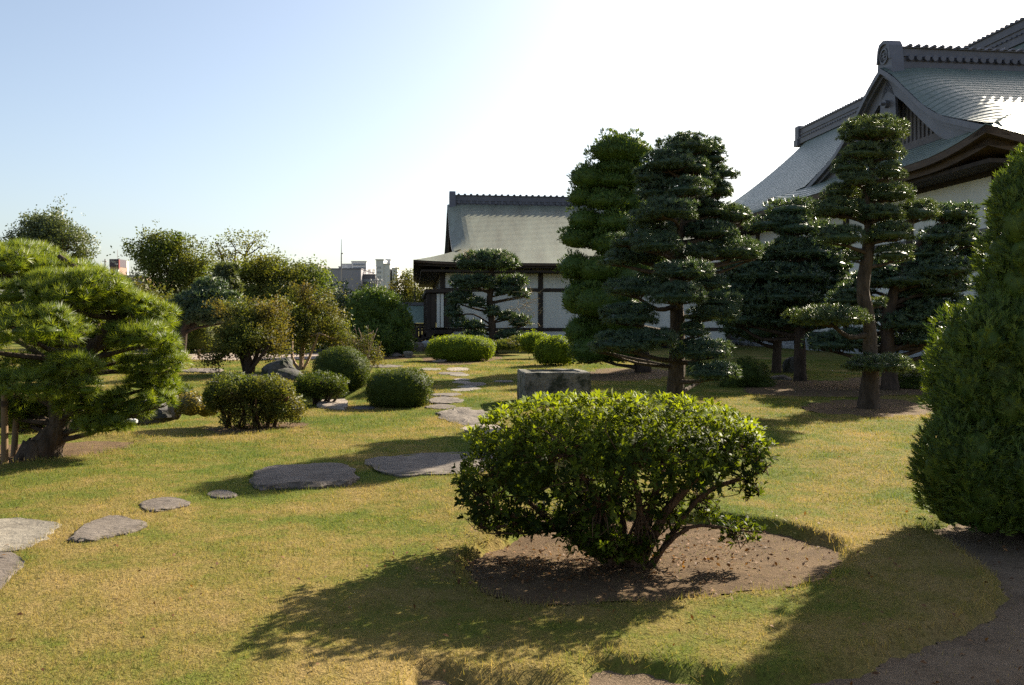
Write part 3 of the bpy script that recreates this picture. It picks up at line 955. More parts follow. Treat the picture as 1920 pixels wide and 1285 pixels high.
pendant = pg.build("gable_pendant", M["barge"], hall)
bo = MB()
Ob = cross.w(cross.xv + 0.33, cross.B, zp - 0.55)
bo.prism([(0.17 * math.cos(w), 0.17 * math.sin(w)) for w in np.linspace(0, 6.283, 11)[:-1]], Ob, DEP, UPV, -RGT, 0, 0.16)
bo.prism([(0.07 * math.cos(w), 0.07 * math.sin(w)) for w in np.linspace(0, 6.283, 9)[:-1]], Ob, DEP, UPV, -RGT, 0.16, 0.34)
bo.build("pendant_boss", M["barge"], pendant)

# eaves
cross.eave('end', -0.02, 0.26, 0.02, 0.9).build("eave_edge", M["timber_brown"], hall)
cross.eave('end', 0.20, 0.48, 0.30, 1.7).build("eave_board", M["timber_brown"], hall)
cross.eave('near', -0.02, 0.26, 0.02, 0.9).build("eave_edge", M["timber_brown"], hall)
cross.eave('near', 0.20, 0.48, 0.30, 1.7).build("eave_board", M["timber_brown"], hall)
le = MB()
for x0_, x1_, z0_, z1_ in ((0.02, 0.9, -0.26, 0.0), (0.30, 2.0, -0.48, -0.2)):
    le.frame_box(C0, RGT, DEP, UPV, (x0_, 2 * cross.B - 0.5, z0_), (x1_, S1 - 0.3, z1_))
le.build("eave_board", M["timber_brown"], hall)
so = MB()
so.frame_box(C0, RGT, DEP, UPV, (0.5, 0.5, -0.60), (2.2, S1 - 0.5, -0.46))
so.frame_box(C0, RGT, DEP, UPV, (2.2, 0.5, -0.60), (20, 2.2, -0.46))
so.build("soffit", M["timber"], hall)

# walls: panels, posts, beams
WX = 1.75
wz = EAVE_Z - 0.55
posts_s = [1.75, 6.9, 12.0, 17.1, 22.2, 27.3, 32.4, 37.0, 40.6]
O0 = C0 * np.array([1, 1, 0])
for s_ in posts_s:
    MB().frame_box(O0, RGT, DEP, UPV, (WX - 0.10, s_ - 0.19, 0.6), (WX + 0.3, s_ + 0.19, wz)).build("post", M["timber"], hall)
for s_ in [7.2, 12.6]:
    MB().frame_box(O0, DEP, RGT, UPV, (WX - 0.10, s_ - 0.19, 0.6), (WX + 0.3, s_ + 0.19, wz)).build("post", M["timber"], hall)
levels = [(0.95, 3.35), (3.65, 4.55), (4.85, wz - 0.22)]
for s0_, s1_ in zip(posts_s[:-1], posts_s[1:]):
    for z0_, z1_ in levels:
        MB().frame_box(O0, RGT, DEP, UPV, (WX, s0_ + 0.17, z0_), (WX + 0.12, s1_ - 0.17, z1_)).build("wall_panel", M["plaster"], hall)
for s0_, s1_ in ((2.1, 7.2), (7.2, 12.6)):
    for z0_, z1_ in levels:
        MB().frame_box(O0, DEP, RGT, UPV, (WX, s0_ + 0.17, z0_), (WX + 0.12, s1_ - 0.17, z1_)).build("wall_panel", M["plaster"], hall)
for z0_, z1_ in ((0.65, 0.95), (3.35, 3.65), (4.55, 4.85), (wz - 0.22, wz)):
    MB().frame_box(O0, RGT, DEP, UPV, (WX - 0.06, WX - 0.05, z0_), (WX + 0.2, 40.6, z1_)).build("beam", M["timber_grey"] if 4 < z0_ < 5 else M["timber"], hall)
    MB().frame_box(O0, RGT, DEP, UPV, (WX + 0.22, WX - 0.06, z0_), (20.5, WX + 0.2, z1_)).build("beam", M["timber"], hall)
MB().frame_box(O0, RGT, DEP, UPV, (WX + 0.35, WX + 0.35, 0.0), (20, 40.7, EAVE_Z - 0.4)).build("inner_wall", M["dark_void"], hall)
MB().frame_box(O0, RGT, DEP, UPV, (WX + 0.02, WX + 0.02, -0.05), (WX + 0.3, 40.6, 0.64)).build("plinth", M["plaster"], hall)

# dry stone footing in front of the hall wall: individual stones
footing = thing("stone_footing", "low footing of grey rough stones along the foot of the big white hall", "stone wall", O0 + RGT * 1.2 + DEP * 10)
rngs = np.random.default_rng(51)
def rock_mesh(rng, r, seed_amp=0.22, seg=10, rings=6, flat=0.0):
    V, Fc = [], []
    ks = [(rng.normal(size=3) * 2.0, rng.uniform(0, 6.28)) for _ in range(4)]
    for i in range(rings + 1):
        th = math.pi * i / rings
        for k in range(seg):
            ph = 2 * math.pi * k / seg
            d = np.array([math.sin(th) * math.cos(ph), math.sin(th) * math.sin(ph), math.cos(th)])
            f = 1 + seed_amp * sum(math.sin(float(d @ w) + p) for w, p in ks) / 2
            e = np.sign(d) * np.abs(d) ** 0.75
            V.append(e * f * np.array(r))
    for i in range(rings):
        for k in range(seg):
            a_, b_ = i * seg + k, i * seg + (k + 1) % seg
            Fc.append((a_, a_ + seg, b_ + seg, b_))
    return V, Fc
for row, (zc, hh) in enumerate(((0.10, 0.17), (0.34, 0.15))):
    s_ = 1.5 + row * 0.3
    while s_ < 40:
        L_ = rngs.uniform(0.35, 0.75)
        V_, F_ = rock_mesh(rngs, (0.22, L_ / 2 * 1.02, hh * 1.05), 0.10, 8, 5)
        c_ = O0 + RGT * (1.45 + rngs.uniform(-0.05, 0.05) + 0.12 * row) + DEP * (s_ + L_ / 2) + UPV * zc
        MB().add([c_ + RGT * p[0] + DEP * p[1] + UPV * p[2] for p in V_], F_).build("stone", M["stone_wall"], footing)
        s_ += L_

# ------------------------------------------------------------------ the hall in the middle
CY = 44.0
E2 = P(775, 491, 42.6); E2Z = 4.50
mid = thing("garden_hall", "white timber-framed hall with a tan curved metal roof, beyond the stepping stone path", "building", (1.0, 46.0, 0.0))
mh = HipGable((E2[0], E2[1], E2Z), RGT, DEP, 17.0, 11.0, 2.2, 0.32, 0.0094, 0.12, 0.55, 1.2)
rc = MB()
for d0, d1 in zip(np.linspace(0, mh.B, 49)[:-1], np.linspace(0, mh.B, 49)[1:]):
    for c in (mh.course_main(d0, d1, th=0.013), mh.course_main(d0, d1, True, 0.013)):
        rc.add(c.v, c.f)
for d0, d1 in zip(np.linspace(0, 2.6, 15)[:-1], np.linspace(0, 2.6, 15)[1:]):
    c = mh.course_end(d0, d1, 0.013); rc.add(c.v, c.f)
mid_roof = rc.build("roof", M["roof"], mid)
Om = mh.w(mh.xv + 0.2, mh.B, mh.prof(mh.B) - 0.25)
mid_ridge = ridge_beam(mid, Om, RGT, DEP, 14.5, 0.78, 0.7)
mbr = MB()
for k in range(34):
    c = half_round(Om + RGT * (0.5 + 0.4 * k) + UPV * (0.78 * 0.88), RGT, DEP, UPV, 0.085, 0.84, 6); mbr.add(c.v, c.f)
    c = MB().prism([(0.10 * math.cos(w), 0.10 * math.sin(w)) for w in np.linspace(0, 6.283, 9)[:-1]], Om + RGT * (0.5 + 0.4 * k) + UPV * 0.2 - DEP * 0.38, RGT, UPV, -DEP, 0, 0.09); mbr.add(c.v, c.f)
mbr.build("ridge_caps", M["ridge"], mid_ridge)["kind"] = "stuff"
MB().prism([(-0.55, -0.4), (0.55, -0.4), (0.46, 0.75), (0.3, 0.92), (-0.3, 0.92), (-0.46, 0.75)], Om, DEP, UPV, RGT, -0.08, 0.30).build("ridge_end", M["ridge"], mid_ridge)
mh.verge(mh.xv - 0.02, 0.012, 0.22, 0.6, mh.xv).build("verge_edge", M["barge"], mid)
mh.verge(mh.xv + 0.20, 0.22, 0.70, 0.14).build("barge_board", M["timber"], mid)
tym = MB(); ds = np.linspace(3.2, mh.B, 9)
top = [(d, mh.prof(d) - mh.drop(mh.xv, d) - 0.3) for d in ds]; top = top + [(2 * mh.B - d, z) for d, z in top[::-1][1:]]
zb = mh.prof(2.4) - 0.15
for (ya, za), (yb, zb_) in zip(top[:-1], top[1:]):
    tym.add([mh.w(2.8, ya, zb), mh.w(2.8, yb, zb), mh.w(2.8, yb, zb_), mh.w(2.8, ya, za)], [(0, 1, 2, 3)])
tym.build("gable_wall", M["dark_void"], mid)
for side in ('end', 'near'):
    mh.eave(side, -0.02, 0.12, 0.02, 0.7).build("eave_edge", M["timber_brown"], mid)
    mh.eave(side, 0.10, 0.24, 0.20, 1.3).build("eave_board", M["timber"], mid)
O2 = np.array([E2[0], E2[1], 0.0])
MB().frame_box(O2, RGT, DEP, UPV, (0.4, 0.4, E2Z - 0.45), (16.5, 21.4, E2Z - 0.34)).build("soffit", M["timber"], mid)
WXm = float((P(830, 505, CY) - O2) @ RGT); WYm = 1.35
wtop = E2Z - 0.42
sp = 5.25
for k in range(4):
    MB().frame_box(O2, RGT, DEP, UPV, (WXm + sp * k - 0.13, WYm - 0.06, 0.5), (WXm + sp * k + 0.13, WYm + 0.2, wtop)).build("post", M["timber"], mid)
    if k < 3:
        for z0_, z1_ in ((1.12, 3.05), (3.25, wtop - 0.05)):
            MB().frame_box(O2, RGT, DEP, UPV, (WXm + sp * k + 0.11, WYm, z0_), (WXm + sp * (k + 1) - 0.11, WYm + 0.1, z1_)).build("wall_panel", M["plaster"], mid)
for z0_, z1_ in ((0.94, 1.12), (3.05, 3.25)):
    MB().frame_box(O2, RGT, DEP, UPV, (WXm - 0.02, WYm - 0.03, z0_), (WXm + 3 * sp, WYm + 0.12, z1_)).build("beam", M["timber"], mid)
MB().frame_box(O2, RGT, DEP, UPV, (WXm, WYm + 0.02, 0.35), (WXm + 3 * sp, WYm + 0.14, 0.94)).build("plinth", M["plaster"], mid)
MB().frame_box(O2, RGT, DEP, UPV, (WXm + 0.2, WYm + 0.22, 0.0), (16.3, 20.6, wtop)).build("inner_wall", M["dark_void"], mid)
# upper side wall, with battens, and the closed veranda along it
for k in range(10):
    MB().frame_box(O2, RGT, DEP, UPV, (WXm - 0.05, WYm + 0.2 + 1.8 * k, 3.1), (WXm + 0.1, WYm + 1.85 + 1.8 * k, wtop)).build("wall_panel", M["plaster"], mid)
    MB().frame_box(O2, RGT, DEP, UPV, (WXm - 0.09, WYm + 1.85 + 1.8 * k, 3.1), (WXm + 0.1, WYm + 2.0 + 1.8 * k, wtop)).build("batten", M["timber"], mid)
VX = WXm - 0.78; VY = WYm - 0.45
ver = MB()
ver.frame_box(O2, RGT, DEP, UPV, (VX - 0.15, VY - 0.15, 2.98), (WXm + 0.55, 16.0, 3.16))
vroof = ver.build("veranda_roof", M["timber"], mid)
MB().frame_box(O2, RGT, DEP, UPV, (VX - 0.05, VY - 0.05, 0.82), (WXm + 0.5, 16.0, 1.02)).build("veranda_floor", M["timber"], mid)
for k in range(11):
    MB().frame_box(O2, RGT, DEP, UPV, (VX - 0.03, VY + 1.5 * k, 1.02), (VX + 0.12, VY + 0.16 + 1.5 * k, 2.98)).build("veranda_post", M["timber"], mid)
    if k < 10:
        MB().frame_box(O2, RGT, DEP, UPV, (VX + 0.02, VY + 0.5 + 1.5 * k, 1.25), (VX + 0.06, VY + 1.5 + 1.5 * k, 2.9)).build("paper_screen", M["plaster"], mid)
for x0_, x1_, mt in ((VX + 0.12, VX + 0.42, "timber"), (VX + 0.46, VX + 0.62, "plaster"), (VX + 0.66, VX + 0.82, "plaster"), (VX + 0.86, VX + 1.28, "timber")):
    MB().frame_box(O2, RGT, DEP, UPV, (x0_, VY + 0.02, 1.15), (x1_, VY + 0.1, 2.92)).build("veranda_panel", M[mt], mid)
MB().frame_box(O2, RGT, DEP, UPV, (VX + 0.1, VY + 0.12, 0.0), (WXm + 0.4, 15.8, 0.82)).build("veranda_base", M["dark_void"], mid)
ch = MB()
cx = O2 + RGT * 0.12 + DEP * 17.5
for k in range(26):
    zc = E2Z - 0.25 - 0.155 * k
    ch.frame_box(cx, RGT, DEP, UPV, (-0.05, -0.05, zc - 0.10), (0.05, 0.05, zc))
    ch.frame_box(cx, RGT, DEP, UPV, (-0.015, -0.015, zc - 0.155), (0.015, 0.015, zc - 0.10))
ch.build("rain_chain", M["rain_chain"], mid)

# timber step bridge and low green-roofed wall beside the hall
br = thing("step_bridge", "dark arched timber steps with railing posts beside the round clipped conifer", "bridge", P(790, 655, 42))
def bpt(u, v, Y=42.5):
    return P(u, v, Y)
for dy in (0.0, 1.3):
    arch = [(766, 657), (776, 638), (788, 628), (800, 625), (812, 625), (812, 632), (801, 633), (790, 639), (783, 650), (780, 657)]
    pts = [bpt(u, v, 42.5 + dy) for u, v in arch]
    n = len(pts)
    MB().add(pts + [p + np.array([0, 0.15, 0]) for p in pts], [tuple(range(n)), tuple(range(2 * n - 1, n - 1, -1))] + [(i, n + i, n + (i + 1) % n, (i + 1) % n) for i in range(n)]).build("arch_beam", M["timber"], br)
for u, v0, v1 in ((788, 609, 630), (797, 610, 628), (780, 614, 640)):
    a_ = bpt(u, v1); MB().box((a_[0] - 0.06, a_[1], a_[2] - 0.1), (a_[0] + 0.06, a_[1] + 0.12, bpt(u, v0)[2])).build("railing_post", M["timber"], br)
a_ = bpt(778, 621); b_ = bpt(806, 617)
MB().tube([a_ + np.array([0, .06, 0]), b_ + np.array([0, .06, 0])], [0.045, 0.045], 6).build("handrail", M["timber"], br)
for k in range(4):
    c_ = bpt(785 + 7 * k, 640 - 4 * k)
    MB().box((c_[0] - 0.14, c_[1] + 0.16, c_[2] - 0.05), (c_[0] + 0.14, c_[1] + 1.28, c_[2])).build("step", M["timber"], br)

lw = thing("roofed_fence", "low brown timber fence under a pale green metal roof, beside the garden hall", "fence", P(760, 650, 60))
YL = 60.0
x0_, x1_ = P(660, 600, YL)[0], P(818, 600, YL)[0]
zr, ze_ = P(0, 572, YL)[2], P(0, 606, YL - 1.5)[2]
n = 16; V = []
for i in range(n + 1):
    t_ = i / n
    V += [(x0_, YL - 1.5 * (1 - t_), ze_ + (zr - ze_) * t_), (x1_, YL - 1.5 * (1 - t_), ze_ + (zr - ze_) * t_)]
V += [(x0_, YL + 1.5, ze_), (x1_, YL + 1.5, ze_)]
MB().add(V, [(2 * i, 2 * i + 1, 2 * i + 3, 2 * i + 2) for i in range(n + 1)]).build("roof", M["roof_green"], lw)
MB().box((x0_, YL - 0.15, zr - 0.05), (x1_, YL + 0.15, zr + 0.18)).build("ridge", M["barge"], lw)
MB().box((x0_, YL - 1.52, ze_ - 0.12), (x1_, YL - 1.42, ze_ - 0.02)).build("eave_board", M["timber"], lw)
MB().box((x0_, YL - 0.9, ze_ - 0.35), (x1_, YL - 0.8, ze_ - 0.02)).build("wall_panel", M["plaster"], lw)
zb0 = ze_ - 0.40
MB().box((x0_, YL - 0.98, zb0), (x1_, YL - 0.86, zb0 + 0.1)).build("rail", M["timber"], lw)
k = 0; xx = x0_
while xx < x1_ - 0.1:
    MB().box((xx, YL - 0.97, -0.4), (xx + 0.2, YL - 0.90, zb0)).build("board", M["fence_wood"], lw)
    xx += 0.235; k += 1

# ------------------------------------------------------------------ the town beyond the garden
def block(root, u0, u1, v0, Y, depth, mat, name="wall", zlo=-1.0, cap=True, capmat=None):
    a0, a1 = P(u0, v0, Y), P(u1, v0, Y)
    o = MB().box((a0[0], Y, zlo), (a1[0], Y + depth, a0[2])).build(name, M[mat], root)
    if cap:
        MB().box((a0[0] - 0.2, Y - 0.2, a0[2]), (a1[0] + 0.2, Y + depth + 0.2, a0[2] + 0.35)).build("parapet", M[capmat or mat], root)
    return o

YT = 320.0
b1 = thing("office_building", "wide mauve-grey windowless office block with rooftop sign frames, beyond the trees", "building", (P(640, 560, YT)[0], YT, 0))
block(b1, 587, 677, 505, YT, 30, "concrete_grey", capmat="concrete_dark")
block(b1, 677, 704, 516, YT + 4, 24, "concrete_dark", "side_wing")
for k in range(4):                                        # panel joints and window bands on the dark wing
    a0, a1 = P(679, 524 + 10 * k, YT + 4), P(702, 529 + 10 * k, YT + 4)
    MB().box((a0[0], YT + 3.85, a1[2]), (a1[0], YT + 3.98, a0[2])).build("window", M["window_far"], b1)
for u in (610, 640):
    a0, a1 = P(u, 507, YT), P(u + 0.7, 560, YT)
    MB().box((a0[0], YT - 0.12, a1[2]), (a1[0], YT - 0.02, a0[2])).build("panel_joint", M["concrete_dark"], b1)
sign = MB()
for k, u in enumerate((681, 690, 698)):                   # three framed characters on posts
    f = lambda du, dv: P(u + du, 510 + dv, YT + 6)
    for (ua, va, ub, vb) in ((0, -6, 5, -5), (0, -3, 5, -2.2), (0, 0, 5, 0.8), (0, -6, 0.8, 1), (4.2, -6, 5, 1), (2.1, -6, 2.9, 1), (1, 1, 1.7, 7), (3.4, 1, 4.1, 7)):
        if k == 1 and ua == 0 and va == 0:
            continue
        a0, a1 = f(ua, va), f(ub, vb)
        sign.box((a0[0], YT + 6, a1[2]), (a1[0], YT + 6.3, a0[2]))
sign.build("roof_sign", M["concrete_dark"], b1)
b2 = thing("white_tower", "tall white building with stepped roof, rightmost of the far town blocks", "building", (P(720, 560, 300)[0], 300, 0))
block(b2, 705, 719, 488, 300, 18, "concrete_pale")
block(b2, 719, 731, 496, 300.5, 18, "concrete_pale", "step_wall")
block(b2, 720, 732, 488, 310, 10, "concrete_pale", "rear_wall")
block(b2, 733, 735, 505, 304, 10, "concrete_dark", "shadow_gap", cap=False)
block(b2, 735, 745, 504, 301, 14, "concrete_pale", "side_wing")
for u in (708, 712):
    for k in range(5):
        a0, a1 = P(u, 500 + 9 * k, 300), P(u + 1.6, 504 + 9 * k, 300)
        MB().box((a0[0], 299.88, a1[2]), (a1[0], 299.98, a0[2])).build("window", M["window_far"], b2)
b3 = thing("pale_block", "pale grey flat-roofed block rising behind the mauve office building", "building", (P(670, 540, 380)[0], 380, 0))
block(b3, 659, 687, 491, 380, 30, "concrete_pale"); block(b3, 641, 658, 496, 384, 26, "concrete_pale", "side_wing"); block(b3, 635, 641, 501, 386, 20, "concrete_grey", "low_wing")
for k in range(3):
    a0, a1 = P(662, 495 + 6 * k, 380), P(684, 498 + 6 * k, 380)
    MB().box((a0[0], 379.8, a1[2]), (a1[0], 379.95, a0[2])).build("window", M["window_far"], b3)
b4 = thing("low_block", "pale flat building peeping over the broad green tree", "building", (P(575, 540, 360)[0], 360, 0))
block(b4, 545, 597, 497, 360, 30, "concrete_pale", capmat="concrete_grey")
for k in range(2):
    a0, a1 = P(566, 503 + 7 * k, 360), P(594, 506 + 7 * k, 360)
    MB().box((a0[0], 359.8, a1[2]), (a1[0], 359.95, a0[2])).build("window", M["window_far"], b4)
YS = 230.0
b5 = thing("sign_tower", "small brown tower carrying a dark sign with a red edge, above the bright pine", "building", (P(217, 560, YS)[0], YS, 0))
block(b5, 206, 223, 500, YS, 5, "tower_brown", cap=False)
a0, a1 = P(205, 486, YS - 0.3), P(222.5, 500.5, YS - 0.3)
sg = MB().box((a0[0], YS - 0.3, a1[2]), (a1[0], YS + 4.5, a0[2])).build("sign_box", M["sign_dark"], b5)
c0_, c1_ = P(221.9, 487, YS - 0.4), P(223.0, 503, YS - 0.4)
MB().box((c0_[0], YS - 0.42, c1_[2]), (c1_[0], YS + 0.2, c0_[2])).build("sign_edge", M["sign_red"], sg)
tx = MB()
rg = np.random.default_rng(3)
def glyph(u, v, w, h):
    for k in range(3):
        if rg.uniform() < 0.5:
            uu = u + rg.uniform(0, w * 0.7); q0, q1 = P(uu, v, YS - 0.36), P(uu + w * 0.28, v + h, YS - 0.36)
        else:
            vv = v + rg.uniform(0, h * 0.7); q0, q1 = P(u, vv, YS - 0.36), P(u + w, vv + h * 0.28, YS - 0.36)
        tx.box((q0[0], YS - 0.36, q1[2]), (q1[0], YS - 0.31, q0[2]))
for k in range(4):
    glyph(207 + 1.5 * k, 487.2, 1.2, 1.6)
for k in range(6):
    glyph(207 + 2.4 * k, 490, 1.9, 2.6)
for k in range(2):
    glyph(215.2 + 3.2 * k, 494, 2.7, 2.6)
tx.build("sign_lettering", M["sign_white"], sg)
block(b5, 224, 229, 488, YS + 2, 4, "sign_white", "pale_shaft", cap=False)
block(b5, 217, 222, 506, YS - 0.6, 0.5, "sign_white", "stair_panel", cap=False)
q = P(217, 486, YS)
MB().tube([(q[0], YS + 1, q[2]), (q[0], YS + 1, P(0, 468, YS)[2])], [0.08, 0.05], 5).build("antenna", M["mast"], b5)
b6 = thing("flat_roofed_house", "dull brown flat-roofed house top between the bright pine and the tall trees", "building", (P(250, 560, 150)[0], 150, 0))
block(b6, 228, 275, 520, 150, 12, "tower_brown", capmat="concrete_grey")
for k in range(3):
    a0, a1 = P(234 + 13 * k, 526, 150), P(241 + 13 * k, 534, 150)
    MB().box((a0[0], 149.85, a1[2]), (a1[0], 149.97, a0[2])).build("window", M["window_far"], b6)
for k in range(5):
    q = P(232 + 6 * k, 519, 150); MB().tube([(q[0], 151, q[2]), (q[0], 151, q[2] + 1.1)], [0.05, 0.05], 4).build("railing_post", M["mast"], b6)
q = P(230, 511, 150); q2 = P(258, 511, 150)
MB().tube([(q[0], 151, q[2]), (q2[0], 151, q2[2])], [0.05, 0.05], 4).build("railing", M["mast"], b6)
mast = thing("radio_mast", "tall thin grey mast rising over the far office block", "mast", (P(640, 600, 260)[0], 260, 0))
q = mast.location
MB().tube([(q[0], 260, 0), (q[0], 260, P(0, 500, 260)[2]), (q[0], 260, P(0, 475, 260)[2])], [0.28, 0.22, 0.16], 6).build("lower_pole", M["mast"], mast)
MB().tube([(q[0], 260, P(0, 475, 260)[2]), (q[0], 260, P(0, 449, 260)[2])], [0.13, 0.07], 6).build("upper_pole", M["mast"], mast)
MB().box((q[0] - 0.1, 259.8, P(0, 476.5, 260)[2]), (q[0] + 0.55, 260.2, P(0, 474.5, 260)[2])).build("bracket", M["mast"], mast)
tower = thing("siren_pole", "thin pole with a small platform on top, beside the dark sign tower", "mast", (P(197, 560, 200)[0], 200, 0))
q = tower.location
MB().tube([(q[0], 200, 0), (q[0], 200, P(0, 486, 200)[2])], [0.16, 0.14], 6).build("pole", M["mast"], tower)
MB().box((q[0] - 0.5, 199.5, P(0, 490.6, 200)[2]), (q[0] + 0.5, 200.5, P(0, 489.8, 200)[2])).build("platform", M["mast"], tower)
up = thing("utility_pole", "grey concrete utility pole with two crossarms between the white tower and trees", "utility pole", (P(706, 600, 95)[0], 95, 0))
q = up.location
MB().tube([(q[0], 95, 0), (q[0], 95, P(0, 521, 95)[2])], [0.16, 0.11], 7).build("pole", M["mast"], up)
for v, w in ((527, 0.75), (531, 0.5)):
    z = P(0, v, 95)[2]; MB().box((q[0] - w, 94.8, z - 0.06), (q[0] + w, 94.92, z + 0.06)).build("crossarm", M["mast"], up)
    for sx in (-0.8, -0.3, 0.3, 0.8):
        MB().tube([(q[0] + w * sx, 94.86, z + 0.05), (q[0] + w * sx, 94.86, z + 0.22)], [0.05, 0.04], 5).build("insulator", M["sign_white"], up)

# ------------------------------------------------------------------ trees and shrubs
def limb_pts(p0, p1, rng, sag=0.08):
    m = (np.array(p0) + np.array(p1)) / 2 + rng.normal(size=3) * sag * np.linalg.norm(np.array(p1) - np.array(p0))
    return [p0, m, p1]

def at_height(line, z):
    line = np.array(line)
    for a_, b_ in zip(line[:-1], line[1:]):
        if (a_[2] - z) * (b_[2] - z) <= 0 and abs(b_[2] - a_[2]) > 1e-6:
            return a_ + (b_ - a_) * (z - a_[2]) / (b_[2] - a_[2])
    return line[0] if z < line[0][2] else line[-1]

def cloud_tree(name, label, cat, Y0, trunk, pads, leaf, kind, size, dens, seed, bark="bark_pine", back=0.5, group=None, flat=True, core_k=0.0, depth=0.85, root_flare=1.15, fat=(1.06, 1.3)):
    """clipped tree: a leaning trunk with limbs, each limb carrying a pad of foliage"""
    rng = np.random.default_rng(seed)
    base = P(trunk[0][0], trunk[0][1], Y0)
    base[2] = float(gz(base[0], base[1]))
    root = thing(name, label, cat, base, group)
    line = [P(u, v, Y0) for u, v, r in trunk]; line[0][2] = base[2] - 0.05
    rad = [r / F * Y0 for u, v, r in trunk]
    tb = MB()
    tb.tube(line, rad, 10, seed, 0.07, 4)
    for k in range(5 if Y0 < 12 else 0):                      # surface roots
        w = 2 * math.pi * k / 5 + rng.uniform(-0.4, 0.4)
        e = np.array([math.cos(w), math.sin(w), 0]) * rad[0] * root_flare * rng.uniform(1.0, 1.5)
        tb.tube([line[0] + UPV * rad[0] * 1.0 + e * 0.3, line[0] + e * 0.75 + UPV * 0.07, line[0] + e * 1.25 - UPV * 0.04], [rad[0] * 0.6, rad[0] * 0.38, rad[0] * 0.15], 6, seed + k, 0.1)
    allp = [(u, v, ru, rv, dy, 1.0) for u, v, ru, rv, dy in pads]
    for u, v, ru, rv, dy in pads:
        if rng.uniform() < back:
            rr = ru / F * Y0
            allp.append((u + rng.uniform(-0.3, 0.3) * ru, v + rng.uniform(-0.2, 0.5) * rv, ru * rng.uniform(0.7, 0.9), rv * 0.9, abs(dy) + rr * rng.uniform(0.8, 1.3), 0.7))
    for u, v, ru, rv, dy, dn in allp:
        c, r = px_blob(u, v, ru * fat[0], rv * fat[1], Y0 + dy, depth)
        # one pad = a bunch of smaller cushions
        nsub = int(np.clip(11 * r[0] / 0.5, 6, 26))
        parts = []
        area = math.pi * r[0] * r[1] * (1.5 if flat else 2.4)
        p1, n1 = ell(c, r * np.array([0.92, 0.92, 0.8]), dens * dn * area * 0.75, rng, 0.14, -0.75 if flat else -0.9, 2.0, 0.3, 3.0)
        P_, N_ = [p1], [n1]
        for k in range(nsub):
            w = rng.uniform(0, 6.283); q = math.sqrt(rng.uniform(0, 1)) * 0.82
            cc = c + np.array([r[0] * q * math.cos(w), r[1] * q * math.sin(w), r[2] * ((0.75 * (1 - q * q) ** 0.5 - 0.05) if flat else rng.uniform(-0.8, 0.9))])
            rs = np.array([r[0], r[0], r[2]]) * rng.uniform(0.24, 0.36); rs[2] = max(rs[2], 0.55 * rs[0])
            p2, n2 = ell(cc, rs, dens * dn * area * 0.8 / nsub, rng, 0.10, -0.3, 2.0, 0.15)
            P_.append(p2); N_.append(n2)
        pp, nn = np.concatenate(P_), np.concatenate(N_)
        if flat:                                              # clipped flat underneath
            lowz = pp[:, 2] < c[2]
            pp[lowz, 2] = c[2] + (pp[lowz, 2] - c[2]) * 0.40
        dirs = unit(nn * np.array([1, 1, 0.8]) + UPV * 0.55 + rng.normal(size=pp.shape) * 0.28)
        parts.append(scatter(kind, pp, dirs, size * rng.uniform(0.75, 1.15, len(pp)), rng, None, 0.5, unit(nn + (pp - c) / r ** 2 * r[2] * 0.5)))
        if core_k:
            parts.append(core(c + UPV * r[2] * (0.12 if flat else 0.0), r * np.array([1, 1, 0.50 if flat else 0.95]), core_k, 2.0, 10, 0.3))
        foliage("foliage_pad", parts, M[leaf], root)
        zt = c[2] - 0.35 * r[2] - 0.22 * abs(c[0] - base[0])
        s_ = at_height(line, max(zt, line[0][2] + 0.12))
        e_ = c - UPV * r[2] * 0.30
        br_ = max(0.012, 0.05 * math.sqrt(r[0]) * (Y0 / 20) ** 0.2)
        lp = limb_pts(s_, e_, rng)
        tb.tube(lp, [br_ * 1.5, br_ * 1.1, br_ * 0.6], 6, seed, 0.1)
        for k in range(5):
            w = rng.uniform(0, 6.283)
            t_ = c + np.array([math.cos(w) * r[0] * 0.7, math.sin(w) * r[1] * 0.7, -r[2] * 0.05])
            tb.tube([lp[1] * 0.3 + lp[2] * 0.7, (lp[2] + t_) / 2 - UPV * 0.03, t_], [br_ * 0.5, br_ * 0.35, br_ * 0.15], 4, seed + k, 0.0, 2)
    tb.build("trunk", M[bark], root, True)
    return root

